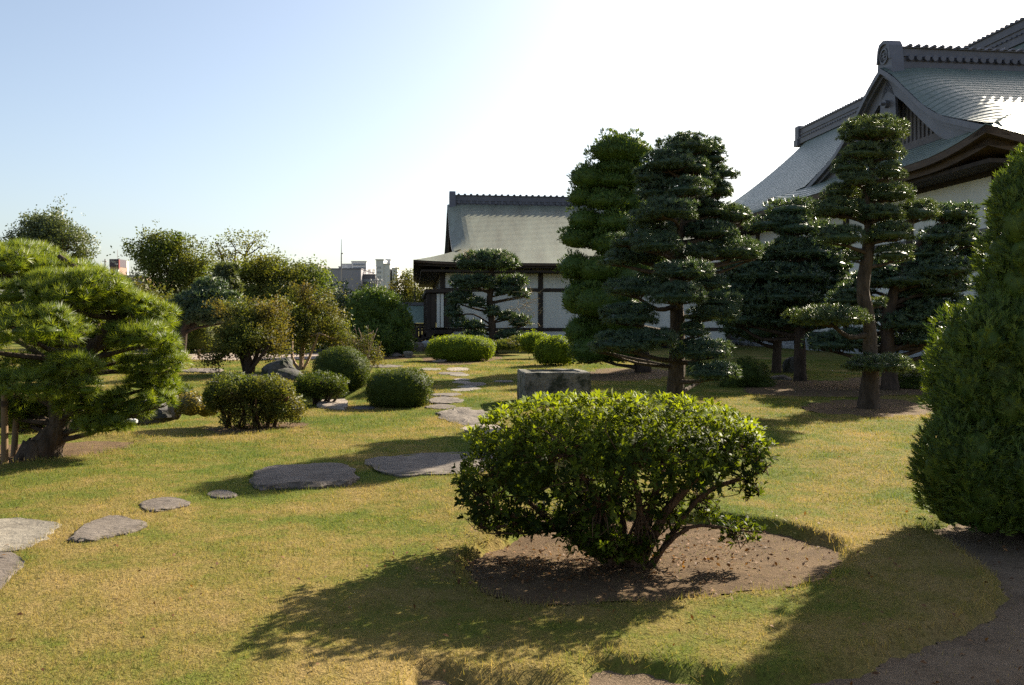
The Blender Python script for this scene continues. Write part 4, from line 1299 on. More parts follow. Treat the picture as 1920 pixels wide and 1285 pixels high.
# big cloud pine in the middle
cloud_tree("cloud_pine", "tallest layered dark pine with broad tiered pads, behind the leafy foreground bush", "tree", 13.3,
    [(1264, 782, 18), (1268, 700, 16), (1270, 620, 14), (1268, 540, 13), (1271, 450, 10), (1276, 370, 7), (1290, 300, 3)],
    [(1285, 281, 50, 17, 0), (1338, 279, 20, 13, .3), (1340, 300, 22, 12, .2), (1253, 312, 50, 18, -.4), (1218, 336, 27, 15, -.3), (1300, 318, 30, 15, -.3),
     (1355, 328, 30, 12, .3), (1312, 340, 33, 13, 0), (1288, 360, 38, 17, -.6), (1234, 366, 40, 15, -.2), (1345, 360, 28, 13, .2),
     (1254, 402, 52, 18, -.9), (1214, 413, 28, 13, -.5), (1326, 400, 42, 15, .2), (1372, 408, 36, 14, .4),
     (1224, 440, 44, 15, -.3), (1182, 455, 34, 13, 0), (1330, 440, 48, 14, 0), (1234, 464, 46, 15, -.9),
     (1365, 475, 58, 18, .2), (1163, 491, 36, 14, .2), (1308, 478, 33, 12, -.3), (1404, 481, 20, 11, .3),
     (1281, 514, 50, 14, -1.0), (1188, 546, 46, 15, -.4), (1332, 535, 26, 11, 0), (1268, 560, 54, 18, -1.1), (1346, 569, 38, 12, -.2),
     (1183, 600, 52, 19, -.6), (1336, 594, 46, 12, -.3), (1300, 626, 24, 13, -.4), (1174, 650, 58, 17, -.8), (1232, 640, 38, 15, -.9),
     (1316, 664, 52, 17, -.6), (1336, 704, 46, 16, -.9), (1132, 656, 22, 11, -.6), (1258, 336, 42, 15, .2), (1292, 330, 38, 13, .4), (1300, 300, 40, 13, .4), (1300, 385, 40, 14, .4), (1290, 425, 44, 14, .5), (1210, 485, 40, 14, .5), (1230, 530, 44, 14, .5)],
    "pine_blue", "needle", 0.082, 340, 11, "bark_pine", 0.45, core_k=0.74, fat=(1.16, 1.5))

# slim tall pine to the right
cloud_tree("slim_pine", "slender tiered pine with bare curving trunk, in front of the hall gable", "tree", 14.9,
    [(1628, 764, 22), (1630, 742, 18), (1632, 690, 14), (1630, 610, 12), (1618, 545, 12), (1627, 475, 11), (1630, 425, 9), (1622, 382, 8), (1634, 330, 6), (1635, 262, 3)],
    [(1634, 254, 60, 20, 0), (1612, 292, 38, 15, -.2), (1660, 292, 33, 16, 0), (1594, 319, 33, 16, -.1), (1664, 328, 31, 16, 0), (1608, 342, 34, 12, -.2),
     (1575, 363, 32, 12, .1), (1666, 370, 48, 15, 0), (1566, 398, 46, 16, 0), (1654, 405, 40, 13, -.3), (1722, 404, 36, 19, .1),
     (1580, 450, 42, 19, -.3), (1667, 444, 42, 18, -.3), (1676, 483, 34, 17, -.1), (1600, 486, 18, 11, 0), (1558, 601, 70, 14, -.35),
     (1642, 688, 60, 13, -.2), (1646, 571, 15, 10, .1)],
    "pine", "needle", 0.092, 300, 12, "bark_pine", 0.5, core_k=0.72, fat=(1.10, 1.42))

# pines in the shade behind
cloud_tree("shade_pine", "dark spreading pine on a straight trunk, left of the slender bare-trunked pine", "tree", 21.0,
    [(1500, 717, 14), (1500, 690, 11), (1499, 620, 10), (1496, 540, 8), (1487, 470, 6), (1482, 410, 3)],
    [(1484, 398, 37, 15, 0), (1448, 425, 38, 12, 0), (1492, 432, 35, 15, -.3), (1546, 434, 21, 11, 0), (1480, 468, 32, 13, -.2), (1440, 482, 40, 12, .3),
     (1512, 478, 45, 15, -.3), (1552, 500, 34, 13, 0), (1428, 520, 48, 16, .2), (1500, 522, 45, 15, -.4), (1400, 558, 46, 15, .3), (1478, 560, 48, 15, -.4),
     (1545, 545, 40, 15, .1), (1438, 578, 52, 14, .1), (1515, 577, 40, 12, -.2), (1400, 602, 42, 15, .3), (1462, 606, 38, 13, .2), (1392, 500, 34, 13, .5), (1378, 540, 36, 14, .7), (1375, 585, 34, 14, .8), (1530, 610, 36, 12, .2), (1570, 530, 34, 13, .3), (1560, 465, 28, 12, .2)],
    "pine_blue", "needle_far", 0.14, 85, 13, "bark_dark", 0.7, core_k=0.76, fat=(1.32, 1.75))
cloud_tree("shade_pine", "thin-trunked dark pine standing farthest back against the hall's stone footing", "tree", 24.2,
    [(1456, 703, 10), (1457, 660, 8), (1458, 610, 7), (1450, 560, 5), (1440, 520, 3)],
    [(1420, 628, 34, 24, .2), (1475, 616, 36, 12, 0), (1440, 600, 40, 14, 0), (1390, 620, 34, 16, .4), (1410, 575, 40, 14, 0), (1470, 585, 36, 12, .2), (1370, 590, 34, 16, .6), (1440, 540, 40, 14, .2)],
    "pine_blue", "needle_far", 0.15, 75, 14, "bark_dark", 0.7, core_k=0.76, fat=(1.4, 1.9))
cloud_tree("shade_pine", "broad dark pine between the slender pine and the big right conifer", "tree", 18.3,
    [(1668, 733, 18), (1668, 700, 14), (1664, 640, 12), (1666, 590, 11), (1682, 530, 9), (1715, 470, 7), (1760, 420, 3)],
    [(1778, 406, 42, 14, 0), (1802, 428, 28, 12, .2), (1762, 448, 35, 13, -.2), (1812, 456, 26, 12, .3), (1740, 480, 36, 12, 0), (1764, 510, 48, 15, -.3), (1702, 530, 48, 16, -.2),
     (1752, 546, 45, 14, 0), (1642, 532, 38, 13, .3), (1606, 548, 30, 12, .3), (1742, 585, 45, 12, 0), (1700, 612, 42, 14, -.2), (1590, 566, 34, 12, .4), (1788, 540, 30, 12, .3),
     (1732, 640, 44, 13, -.1), (1562, 650, 44, 15, .4), (1602, 640, 40, 13, .3), (1816, 500, 24, 14, .4), (1700, 570, 36, 12, .3), (1660, 505, 34, 12, .2), (1780, 575, 34, 13, .2), (1770, 615, 36, 13, .2), (1620, 600, 34, 12, .5), (1570, 600, 34, 12, .7), (1800, 640, 40, 14, .3), (1650, 655, 34, 11, .4), (1830, 470, 26, 12, .5)],
    "pine_blue", "needle_far", 0.135, 92, 15, "bark_dark", 0.7, core_k=0.76, fat=(1.26, 1.7))

# tall rounded juniper left of the big pine
cloud_tree("tall_juniper", "tall green juniper clipped into stacked rounded clouds, beside the tallest pine", "tree", 24.5,
    [(1205, 694, 17), (1203, 660, 14), (1195, 600, 12), (1180, 520, 10), (1165, 440, 8), (1160, 360, 5), (1165, 290, 3)],
    [(1165, 284, 62, 31, 0), (1102, 334, 36, 26, 0), (1150, 340, 34, 16, -.2), (1090, 370, 26, 20, 0), (1135, 378, 38, 20, -.4), (1195, 335, 30, 24, 0),
     (1098, 414, 36, 24, 0), (1155, 418, 42, 24, -.4), (1084, 448, 36, 22, 0), (1150, 458, 46, 24, -.5), (1080, 500, 36, 27, 0), (1124, 506, 42, 30, -.5),
     (1165, 520, 42, 36, -.2), (1080, 560, 30, 36, 0), (1120, 566, 48, 36, -.6), (1165, 590, 48, 44, -.2), (1086, 622, 30, 32, 0), (1106, 658, 42, 30, -.5),
     (1160, 656, 44, 28, -.2), (1198, 420, 38, 36, .2), (1200, 500, 38, 46, .2), (1160, 318, 50, 18, .1), (1145, 362, 44, 22, .3), (1125, 438, 46, 28, .3), (1110, 535, 44, 30, .3), (1120, 610, 46, 34, .3), (1180, 380, 36, 30, .3)],
    "juniper_dark", "spray_far", 0.11, 310, 16, "bark_dark", 0.2, None, False, 0.86, 0.85, 1.0, (1.0, 1.0))

# pine in front of the garden hall
pc = cloud_tree("garden_pine", "small cloud-pruned pine with dry twigs, against the garden hall's white wall", "tree", 38.5,
    [(926, 662, 9), (925, 640, 8), (922, 600, 7), (918, 560, 6), (925, 525, 5), (918, 495, 3)],
    [(915, 497, 52, 14, 0), (888, 535, 38, 11, -.3), (956, 531, 26, 8, .2), (946, 549, 15, 8, -.2), (973, 553, 17, 8, .2), (865, 566, 24, 12, 0), (896, 572, 15, 7, -.3),
     (852, 589, 14, 11, 0), (948, 597, 14, 8, 0), (976, 606, 18, 10, .2), (860, 611, 13, 9, -.2), (890, 613, 15, 7, -.3), (924, 588, 14, 8, -.4), (955, 637, 28, 10, 0), (892, 632, 18, 7, 0)],
    "pine_blue", "needle_far", 0.24, 60, 17, "bark_dark", 0.6, core_k=0.7, fat=(1.15, 1.55))
rng = np.random.default_rng(18)
tw = MB()
for k in range(130):
    if k < 70:
        a_ = P(rng.uniform(870, 960), rng.uniform(484, 492), 38.5 + rng.uniform(-0.8, 0.8)); e_ = a_ + np.array([rng.normal() * 0.12, rng.normal() * 0.1, rng.uniform(0.15, 0.42)])
    else:
        a_ = P(rng.uniform(945, 985), rng.uniform(530, 620), 38.5 + rng.uniform(-0.4, 0.8)); e_ = a_ + np.array([rng.uniform(0.25, 0.85), rng.normal() * 0.2, rng.uniform(-0.05, 0.4)])
    m_ = (a_ + e_) / 2 + rng.normal(size=3) * 0.05
    tw.tube([a_, m_, e_], [0.012, 0.009, 0.005], 3, k, 0, 1)
    for q in range(2):
        b_ = m_ + (e_ - m_) * rng.uniform(0, 1); tw.tube([b_, b_ + rng.normal(size=3) * 0.14], [0.008, 0.004], 3, k, 0, 1)
tw.build("dry_twigs", M["twig_dry"], pc)

# bright near pine on the left
near = cloud_tree("near_pine", "big bright yellow-green pine with leaning trunk, filling the left edge", "tree", 9.6,
    [(72, 858, 34), (90, 835, 28), (112, 795, 19), (108, 745, 17), (135, 695, 14), (180, 648, 11), (210, 605, 9), (236, 575, 7), (180, 530, 6), (110, 480, 4)],
    [(60, 492, 66, 24, .3), (12, 505, 52, 28, -.2), (122, 522, 62, 20, .2), (148, 545, 88, 22, -.3), (204, 574, 70, 22, -.1), (258, 580, 34, 20, -.2), (20, 562, 40, 24, -.6),
     (118, 562, 60, 24, -.6), (188, 597, 30, 17, .6), (72, 628, 78, 40, -1.0), (280, 604, 46, 26, 0), (264, 640, 66, 23, -.3), (310, 660, 27, 17, -.1), (145, 690, 48, 19, -.8),
     (285, 691, 58, 18, -.1), (60, 732, 72, 26, -.9), (165, 735, 30, 20, -.8), (222, 752, 24, 13, -.3), (293, 755, 34, 16, -.2), (268, 725, 44, 14, 0), (60, 795, 48, 14, .4),
     (190, 800, 50, 11, -.3), (-60, 520, 80, 36, .2), (-60, 640, 70, 40, -.4), (-50, 735, 60, 30, -.2), (30, 600, 60, 26, .8), (120, 640, 60, 24, .9), (200, 690, 50, 20, .9), (70, 695, 66, 22, .3), (150, 765, 46, 14, -.4), (20, 772, 50, 16, .1), (205, 645, 46, 18, .4), (95, 765, 50, 14, .5), (305, 722, 34, 15, .1), (245, 775, 34, 11, -.2), (200, 775, 40, 12, .5), (130, 720, 46, 16, .5)],
    "pine_near", "needle_near", 0.12, 270, 19, "bark_pine", 0.3, None, True, 0.55, 0.9, 0.9, (1.06, 1.35))
for (u, v0, v1, du) in ((8, 757, 868, 1), (34, 765, 850, -9)):
    pr = thing("support_post", "upright peeled wooden prop at the picture's left border, under the bright pine" if u == 8 else "leaning peeled wooden prop beside the bright pine's trunk", "post", on_ground(u, v1))
    b_ = on_ground(u + du, v1); t_ = P(u, v0 - 30, b_[1])
    MB().tube([b_ - UPV * 0.1, (b_ + t_) / 2, t_], [0.036, 0.034, 0.031], 9, 3, 0.03).build("pole", M["post_wood"], pr, True)
    cr_ = P(u, v0, b_[1]); MB().tube([cr_ + np.array([0, 0, -0.03]), cr_ + np.array([0, 0, 0.03])], [0.042, 0.042], 9, 3, 0.02).build("binding", M["bark_dark"], pr)

# distant clipped pines on the far bank
cloud_tree("dome_pine", "wide umbrella-shaped blue-green pine above a hedge, far left", "tree", 36.5,
    [(340, 662, 8), (346, 618, 7), (362, 597, 6), (380, 575, 5), (392, 548, 3)],
    [(395, 545, 25, 14, 0), (372, 566, 40, 12, -.2), (408, 566, 34, 13, 0), (350, 582, 34, 11, 0), (392, 585, 40, 12, -.5), (424, 584, 24, 13, .1), (340, 596, 24, 9, .1), (418, 602, 30, 11, -.2), (375, 600, 34, 9, -.2)],
    "pine_blue", "needle_far", 0.24, 60, 21, "bark_dark", 0.6, core_k=0.75, fat=(1.2, 1.6))
cloud_tree("narrow_pine", "narrow grey-green pine of stacked tufts rising behind the umbrella pine", "tree", 40.0,
    [(424, 662, 5), (424, 600, 4), (424, 540, 3), (424, 505, 2)],
    [(424, 508, 22, 9, 0), (420, 524, 24, 9, 0), (430, 538, 22, 9, 0), (422, 553, 26, 9, 0), (432, 570, 24, 9, 0), (430, 588, 26, 9, 0), (440, 605, 24, 9, 0)],
    "tree_grey", "needle_far", 0.28, 46, 22, "bark_dark", 0.6)

# ---- junipers and hedges of dense foliage
def dense_shrub(name, label, cat, Y0, blobs, leaf, kind, size, dens, seed, power=2.0, depth=0.9, amp=0.06, up=0.5, core_k=0.86, zlo=-0.9, base=None, group=None, stem=None, inner=0.1, tint=None, clump=None):
    rng = np.random.default_rng(seed)
    B_ = [px_blob(u, v, ru, rv, Y0 + dy, depth) for u, v, ru, rv, dy in blobs]
    b0 = base if base is not None else np.array([B_[0][0][0], Y0, 0.0])
    b0[2] = float(gz(b0[0], b0[1]))
    root = thing(name, label, cat, b0, group)
    parts = []
    for i, (c, r) in enumerate(B_):
        area = 4 * math.pi * ((r[0] * r[1]) ** 1.6 / 3 + (r[0] * r[2]) ** 1.6 / 3 + (r[1] * r[2]) ** 1.6 / 3) ** (1 / 1.6)
        p, n = ell(c, r, dens * area, rng, amp, zlo, power, inner, 3.5)
        keep = p[:, 2] > b0[2] + 0.02
        for j, (c2, r2) in enumerate(B_):
            if j != i:
                keep &= ((((p - c2) / (r2 * 0.86)) ** 2).sum(1) > 1)
        p, n = p[keep], n[keep]
        if clump:                                            # swelling sub-lobes over the surface
            k = int(len(p) / (dens * clump ** 2 * 2.2)) + 1
            sel = rng.integers(0, len(p), k)
            Pc, Nc = [p[: len(p) // 3]], [n[: len(p) // 3]]
            for cc in p[sel]:
                rs = clump * rng.uniform(0.6, 1.25) * np.array([1, 1, 1.35])
                q, m = ell(cc - unit(cc - c) * clump * 0.25, rs, dens * 4.2 * clump ** 2, rng, 0.15, -0.6, 2.0, 0.1)
                ok = (((q - c) / (r * 0.90)) ** 2).sum(1) > 1
                if core_k and cc[2] > b0[2] + clump:
                    parts.append(core(cc - unit(cc - c) * clump * 0.25, rs, 0.68, 2.0, 8, 0.35, 5))
                Pc.append(q[ok]); Nc.append(m[ok])
            p, n = np.concatenate(Pc), np.concatenate(Nc)
            p, n = p[p[:, 2] > b0[2] + 0.02], n[p[:, 2] > b0[2] + 0.02]
        d = unit(n + UPV * up + rng.normal(size=p.shape) * 0.3)
        if power > 2.1:                                      # stray shoots past the clipped face
            st = rng.uniform(0, 1, len(p)) < 0.05
            p = p + n * (st * rng.uniform(0.3, 1.3, len(p)) * size)[:, None]
        tn = None if tint is None else tint(p, n)
        parts.append(scatter(kind, p, d, size * rng.uniform(0.75, 1.2, len(p)), rng, tn, 0.4, n))
        if core_k:
            parts.append(core(c, r, core_k, power, 12, 0.3))
    foliage("foliage", parts, M[leaf], root)
    if stem:
        sb = MB()
        for (u, v0, v1, rr, du) in stem:
            a_ = P(u, v0, Y0); a_[2] = b0[2] - 0.05; e_ = P(u + du, v1, Y0)
            a_[1] += rng.uniform(-0.1, 0.1)
            sb.tube(limb_pts(a_, e_, rng, 0.06), [rr / F * Y0, rr * 0.8 / F * Y0, rr * 0.5 / F * Y0], 7, seed, 0.08)
        sb.build("stems", M["bark_dark"], root, True)
    return root

dense_shrub("large_conifer", "large dense green conifer cropped by the right edge, nearest to the viewer", "tree", 6.35,
    [(1876, 700, 114, 116, 0), (1822, 866, 84, 74, -.12), (1910, 880, 108, 82, -.25), (1968, 436, 88, 122, .15), (1990, 690, 130, 160, .25), (1945, 900, 120, 70, .1), (2070, 560, 120, 260, .35),
     (2080, 830, 130, 140, .3), (1885, 800, 96, 96, .05), (1950, 565, 84, 100, .2), (1862, 925, 104, 50, -.1), (1822, 915, 74, 50, -.1), (1970, 940, 116, 44, .05)],
    "juniper", "spray", 0.088, 780, 31, 2.0, 0.95, 0.06, 0.75, 0.84, -0.95, base=G(1900, 985), stem=[(1885, 985, 900, 22, 10), (1930, 985, 850, 30, 0)], inner=0.06, clump=0.17)
dense_shrub("round_conifer", "rounded dark green conifer clipped in swelling lobes, left of the garden hall", "tree", 36.0,
    [(702, 582, 44, 34, 0), (682, 608, 38, 32, -.2), (732, 600, 32, 34, -.1), (704, 634, 58, 30, -.2), (744, 642, 28, 26, -.3), (662, 628, 24, 28, 0), (715, 650, 45, 20, -.4)],
    "juniper_dark", "spray_far", 0.15, 180, 32, 2.0, 0.9, 0.06, 0.4, 0.90, -0.9, base=G(705, 668), clump=0.28)
dense_shrub("dome_shrub", "smooth olive dome-shaped shrub behind the square clipped one", "shrub", 19.6, [(640, 694, 51, 42, 0), (640, 708, 49, 24, 0)],
    "hedge", "small_leaf", 0.058, 520, 33, 2.2, 0.95, 0.05, 0.3, 0.93, -0.9, base=G(640, 727), inner=0.05)
dense_shrub("box_shrub", "square dark clipped shrub with rounded edges, beside the big flat path stone", "shrub", 15.3, [(749, 730, 58, 35, 0)],
    "hedge", "small_leaf", 0.052, 760, 34, 3.6, 0.8, 0.05, 0.2, 0.93, -0.98, base=G(749, 763), inner=0.05)
dense_shrub("oval_hedge", "long low oval hedge with bright sunlit top, in front of the garden pine", "hedge", 31.5, [(865, 655, 62, 24, 0)],
    "hedge_bright", "small_leaf", 0.09, 260, 35, 3.0, 0.62, 0.06, 0.5, 0.92, -0.98, base=G(865, 679))
dense_shrub("far_hedge", "clipped hedge farther from the stone basin, of the two left of the juniper", "hedge", 33.5, [(1004, 643, 27, 18, 0)],
    "hedge_bright", "small_leaf", 0.12, 170, 36, 2.8, 0.9, 0.03, 0.5, 0.92, -0.98, base=G(1004, 662))
dense_shrub("near_hedge", "clipped hedge touching the tall juniper, just beyond the stone basin", "hedge", 28.0, [(1042, 658, 38, 26, 0)],
    "hedge_bright", "small_leaf", 0.11, 190, 37, 2.8, 0.9, 0.04, 0.5, 0.9, -0.98, base=G(1042, 686))
dense_shrub("bank_hedge", "tall square brownish hedge under the umbrella pine, far left", "hedge", 38.5, [(368, 634, 38, 25, 0)],
    "tree_b", "small_leaf", 0.15, 90, 38, 4.0, 0.8, 0.03, 0.3, 0.9, -0.98, base=G(368, 660))
dense_shrub("orange_bush", "low rounded orange-tinged bush at the edge of the stream hollow", "shrub", 13.9, [(358, 760, 26, 24, 0), (390, 766, 26, 20, .2)],
    "shrub_orange", "small_leaf", 0.07, 330, 39, 2.0, 0.9, 0.08, 0.4, 0.85, -0.6, base=G(365, 782))
dense_shrub("dark_bush", "small dark bush in shade beyond the orange-tinged bush", "shrub", 16.5, [(335, 738, 24, 18, 0)],
    "hedge", "small_leaf", 0.08, 260, 40, 2.0, 0.9, 0.08, 0.4, 0.85, -0.6, base=G(335, 757))
dense_shrub("shade_shrub", "dark untidy shrub in deep shade right of the tallest pine's trunk", "shrub", 19.6, [(1402, 705, 40, 32, 0), (1370, 720, 22, 18, -.2), (1430, 722, 24, 14, -.2)],
    "hedge", "small_leaf", 0.085, 200, 41, 2.0, 0.9, 0.12, 0.4, 0.8, -0.7, base=G(1402, 735))
dense_shrub("low_shade_shrub", "flat dark ground-hugging shrub behind the slender pine's foot, in shade", "shrub", 19.0, [(1720, 712, 46, 15, 0), (1690, 722, 30, 10, -.2)],
    "hedge", "small_leaf", 0.08, 200, 42, 2.0, 0.8, 0.12, 0.4, 0.8, -0.7, base=G(1720, 728))
dense_shrub("under_shrub", "low sunlit shrub at the foot of the garden pine", "shrub", 36.5, [(952, 648, 34, 10, 0), (975, 640, 20, 10, .3)],
    "shrub", "small_leaf", 0.13, 90, 43, 2.0, 0.8, 0.12, 0.4, 0.8, -0.7, base=G(955, 658))

def stem_shrub(name, label, Y0, vb, blobs, stems, leaf, size, n, seed, bark="bark_azalea", kind="small_leaf", inner=0.45, zlo=-0.85):
    """open shrub: many stems from the ground carrying a leafy head"""
    rng = np.random.default_rng(seed)
    b0 = P(stems[0][0], vb, Y0); b0[2] = float(gz(b0[0], b0[1]))
    root = thing(name, label, "shrub", b0)
    parts = []; tips = []
    for u, v, ru, rv, dy, k in blobs:
        c, r = px_blob(u, v, ru, rv, Y0 + dy, 0.85)
        p, nn = ell(c, r, n * k, rng, 0.12, zlo, 2.2, inner, 3.0)
        parts.append(scatter(kind, p, unit(nn + UPV * 0.5 + rng.normal(size=p.shape) * 0.4), size * rng.uniform(0.75, 1.2, len(p)), rng, None, 0.5, nn))
        tips += [p[i] for i in rng.integers(0, len(p), 10)]
    foliage("foliage", parts, M[leaf], root)
    sb = MB()
    for u0, u1, v1, rr in stems:
        a_ = P(u0, vb, Y0 + rng.uniform(-0.12, 0.12)); a_[2] = b0[2] - 0.04
        e_ = P(u1, v1, Y0 + rng.uniform(-0.3, 0.3)); rad = rr / F * Y0
        lp = limb_pts(a_, e_, rng, 0.07)
        sb.tube(lp, [rad, rad * 0.8, rad * 0.5], 6, seed, 0.1)
        for k in range(4):
            t_ = tips[rng.integers(0, len(tips))]
            q0 = lp[1] + (lp[2] - lp[1]) * rng.uniform(0, 1)
            sb.tube([q0, (q0 + t_) / 2 + rng.normal(size=3) * 0.03, t_], [rad * 0.5, rad * 0.3, rad * 0.12], 4, seed + k, 0, 2)
    sb.build("stems", M[bark], root, True)
    return root

stem_shrub("stemmed_shrub", "wide loose green shrub on many thin stems, in the bare bed at centre left", 12.4, 800,
    [(440, 735, 52, 30, 0, 1.2), (500, 728, 50, 22, -.1, 1.2), (530, 765, 40, 28, 0, 1), (475, 760, 60, 26, 0.1, 1), (405, 745, 22, 30, 0, .6), (470, 785, 60, 14, .1, .4)],
    [(428, 400, 720, 5), (432, 440, 730, 4), (455, 450, 740, 4), (478, 470, 735, 4), (480, 500, 740, 3), (500, 510, 735, 4), (512, 540, 745, 4), (512, 520, 750, 3), (445, 470, 745, 3), (490, 480, 745, 3)],
    "shrub", 0.072, 520, 61, "bark_azalea")
stem_shrub("stemmed_shrub", "compact dark-leaved shrub on bare stems beside a sunlit stone slab", 15.3, 758,
    [(600, 718, 50, 20, 0, 1.3), (575, 728, 24, 18, 0, .6), (625, 728, 26, 16, 0, .6), (600, 735, 40, 12, .1, .5)],
    [(590, 575, 720, 4), (592, 600, 715, 4), (606, 610, 718, 4), (612, 630, 722, 3), (602, 590, 722, 3), (616, 640, 725, 3)],
    "hedge", 0.07, 520, 62, "bark_dark")
stem_shrub("twiggy_shrub", "wispy upright shrub of pale twigs between the dome shrub and round conifer", 24.0, 700,
    [(665, 650, 22, 22, 0, .6), (690, 645, 20, 28, 0, .6), (705, 670, 18, 26, 0, .5), (650, 640, 14, 20, .1, .4), (680, 672, 30, 22, .1, .5)],
    [(675, 650, 622, .9), (680, 672, 615, .9), (685, 700, 620, .9), (690, 715, 640, .8), (678, 660, 635, .8), (684, 690, 610, .8), (672, 640, 640, .8), (677, 665, 612, .7), (688, 708, 615, .7)],
    "shrub", 0.09, 170, 63, "bark_pale", inner=0.7)
stem_shrub("dry_tuft", "small dark tuft of dry stalks by the crape myrtle's foot", 20.0, 722,
    [(432, 708, 30, 10, 0, .8)], [(420, 410, 695, 1.5), (430, 432, 692, 1.5), (440, 450, 696, 1.5), (436, 440, 694, 1.5)], "shrub", 0.09, 120, 64, "bark_dark")

# ---- broad-leaved trees
def leafy_tree(name, label, Y0, base_u, trunk, blobs, leaf, size, dens, seed, bark="bark_dark", inner=0.6, zlo=-0.8, stems=None, cat="tree", group=None, trunk_v=None):
    rng = np.random.default_rng(seed)
    b0 = P(base_u, V0 + EYE * F / Y0, Y0); b0[2] = float(gz(b0[0], b0[1]))
    root = thing(name, label, cat, b0, group)
    parts = []; tb = MB()
    fork = P(trunk[0], trunk[1], Y0); rad = trunk[2] / F * Y0
    if stems is None:
        tb.tube([b0 - UPV * 0.05, (b0 + fork) / 2 + rng.normal(size=3) * 0.06, fork], [rad, rad * 0.8, rad * 0.65], 8, seed, 0.08)
        forks = [fork]
    else:
        forks = []
        for u1, v1, rr in stems:
            e_ = P(u1, v1, Y0 + rng.uniform(-0.6, 0.6)); r_ = rr / F * Y0
            tb.tube(limb_pts(b0 + np.array([rng.uniform(-1, 1) * rad, rng.uniform(-1, 1) * rad, -0.05]), e_, rng, 0.05), [r_, r_ * 0.85, r_ * 0.6], 7, seed, 0.1)
            forks.append(e_)
    for u, v, ru, rv, dy in blobs:
        c, r = px_blob(u, v, ru * 1.12, rv * 1.15, Y0 + dy, 0.9)
        area = 4 * math.pi * (r[0] * r[2])
        p, nn = ell(c, r, dens * area, rng, 0.25, zlo, 2.0, inner, 3.2)
        # clump the leaves: pull each point towards one of a few tip positions
        tips, tn = ell(c, r, max(6, int(area * dens / 34)), rng, 0.40, zlo, 2.0, inner * 0.9, 3.6)
        w = rng.integers(0, len(tips), len(p))
        p = tips[w] + (rng.normal(size=p.shape) * np.array([1, 1, 0.7]) * size * 1.25)
        parts.append(scatter("broad", p, unit(rng.normal(size=p.shape) + UPV * 0.5), size * rng.uniform(0.7, 1.2, len(p)), rng, None, 0.5, unit((p - c) / r ** 2)))
        s_ = min(forks, key=lambda q: np.linalg.norm(q - c))
        lp = limb_pts(s_, c, rng, 0.06); rl = max(0.02, rad * 0.45)
        tb.tube(lp, [rl, rl * 0.7, rl * 0.4], 5, seed, 0.1)
        for k in range(0, len(tips), 2):
            q0 = lp[1] + (lp[2] - lp[1]) * rng.uniform(0.2, 1)
            tb.tube([q0, (q0 + tips[k]) / 2 + rng.normal(size=3) * 0.05 * np.linalg.norm(r), tips[k]], [rl * 0.32, rl * 0.22, rl * 0.08], 4, seed, 0, 2)
    foliage("crown", parts, M[leaf], root)
    tb.build("trunk", M[bark], root, True)
    return root

leafy_tree("crape_myrtle", "brownish spreading crape myrtle with dark short trunk behind the loose green shrub", 23.5, 466, (466, 668, 9),
    [(450, 612, 48, 34, 0), (500, 592, 40, 34, .2), (425, 648, 34, 26, -.2), (487, 648, 46, 26, 0), (405, 672, 20, 16, -.2), (455, 640, 40, 28, -.6), (515, 630, 26, 28, .2)],
    "myrtle", 0.13, 120, 71, "bark_dark", 0.7, stems=[(463, 655, 9), (445, 640, 4), (492, 640, 5), (510, 640, 4), (455, 625, 4)])
leafy_tree("crape_myrtle", "reddish crape myrtle with several smooth pale upright stems, at centre left", 25.5, 567, (567, 660, 4),
    [(590, 566, 42, 26, 0), (556, 600, 36, 30, 0), (612, 604, 32, 34, .2), (580, 632, 38, 24, -.4), (565, 570, 30, 22, .4), (630, 640, 18, 24, 0)],
    "myrtle", 0.13, 105, 72, "bark_pale", 0.7, stems=[(548, 640, 3.4), (566, 620, 4.2), (580, 610, 4.0), (590, 640, 3.2), (598, 625, 2.8), (572, 585, 3.0)])

leafy_tree("background_tree", "tall grey-green tree showing over the bright pine at far left", 78, 90, (90, 520, 12),
    [(92, 442, 52, 32, 0), (38, 444, 24, 14, 0), (128, 460, 34, 34, -1), (60, 475, 50, 30, 0), (70, 425, 30, 18, 1), (110, 422, 20, 16, 0), (150, 470, 16, 26, 0)],
    "tree_grey", 0.40, 14.0, 81)
leafy_tree("background_tree", "tall olive tree with several pointed tops, right of the dark sign tower", 62, 320, (320, 560, 8),
    [(298, 468, 36, 26, 0), (338, 466, 22, 30, 0), (280, 500, 22, 34, 0), (325, 505, 44, 34, 0), (355, 500, 30, 30, .5), (300, 545, 44, 34, 0), (350, 555, 44, 40, .5), (372, 510, 22, 30, 0), (280, 452, 14, 14, 0)],
    "tree_a", 0.33, 20.0, 82)
leafy_tree("background_tree", "sparse flat-topped tree with see-through branches against the sky", 57, 428, (430, 520, 4),
    [(430, 452, 34, 9, 0), (470, 455, 30, 9, .5), (412, 474, 20, 10, 0), (450, 472, 30, 9, -.5), (488, 462, 16, 7, 0), (440, 490, 40, 10, 0), (405, 455, 14, 8, 0), (480, 450, 14, 6, 0)],
    "tree_b", 0.30, 7.0, 83, inner=0.7, stems=[(420, 490, 3), (440, 485, 3.4), (460, 480, 2.6)])
leafy_tree("background_tree", "broad rounded yellow-green tree in front of the mauve office block", 52, 520, (520, 600, 9),
    [(478, 510, 50, 20, 0), (520, 515, 46, 24, .4), (565, 530, 42, 30, .3), (540, 560, 56, 32, 0), (470, 545, 42, 34, 0), (595, 565, 26, 30, 0), (500, 580, 60, 30, -.4), (575, 590, 50, 28, -.4), (440, 520, 30, 24, .4), (500, 495, 24, 10, 0)],
    "tree_b", 0.29, 30.0, 84)
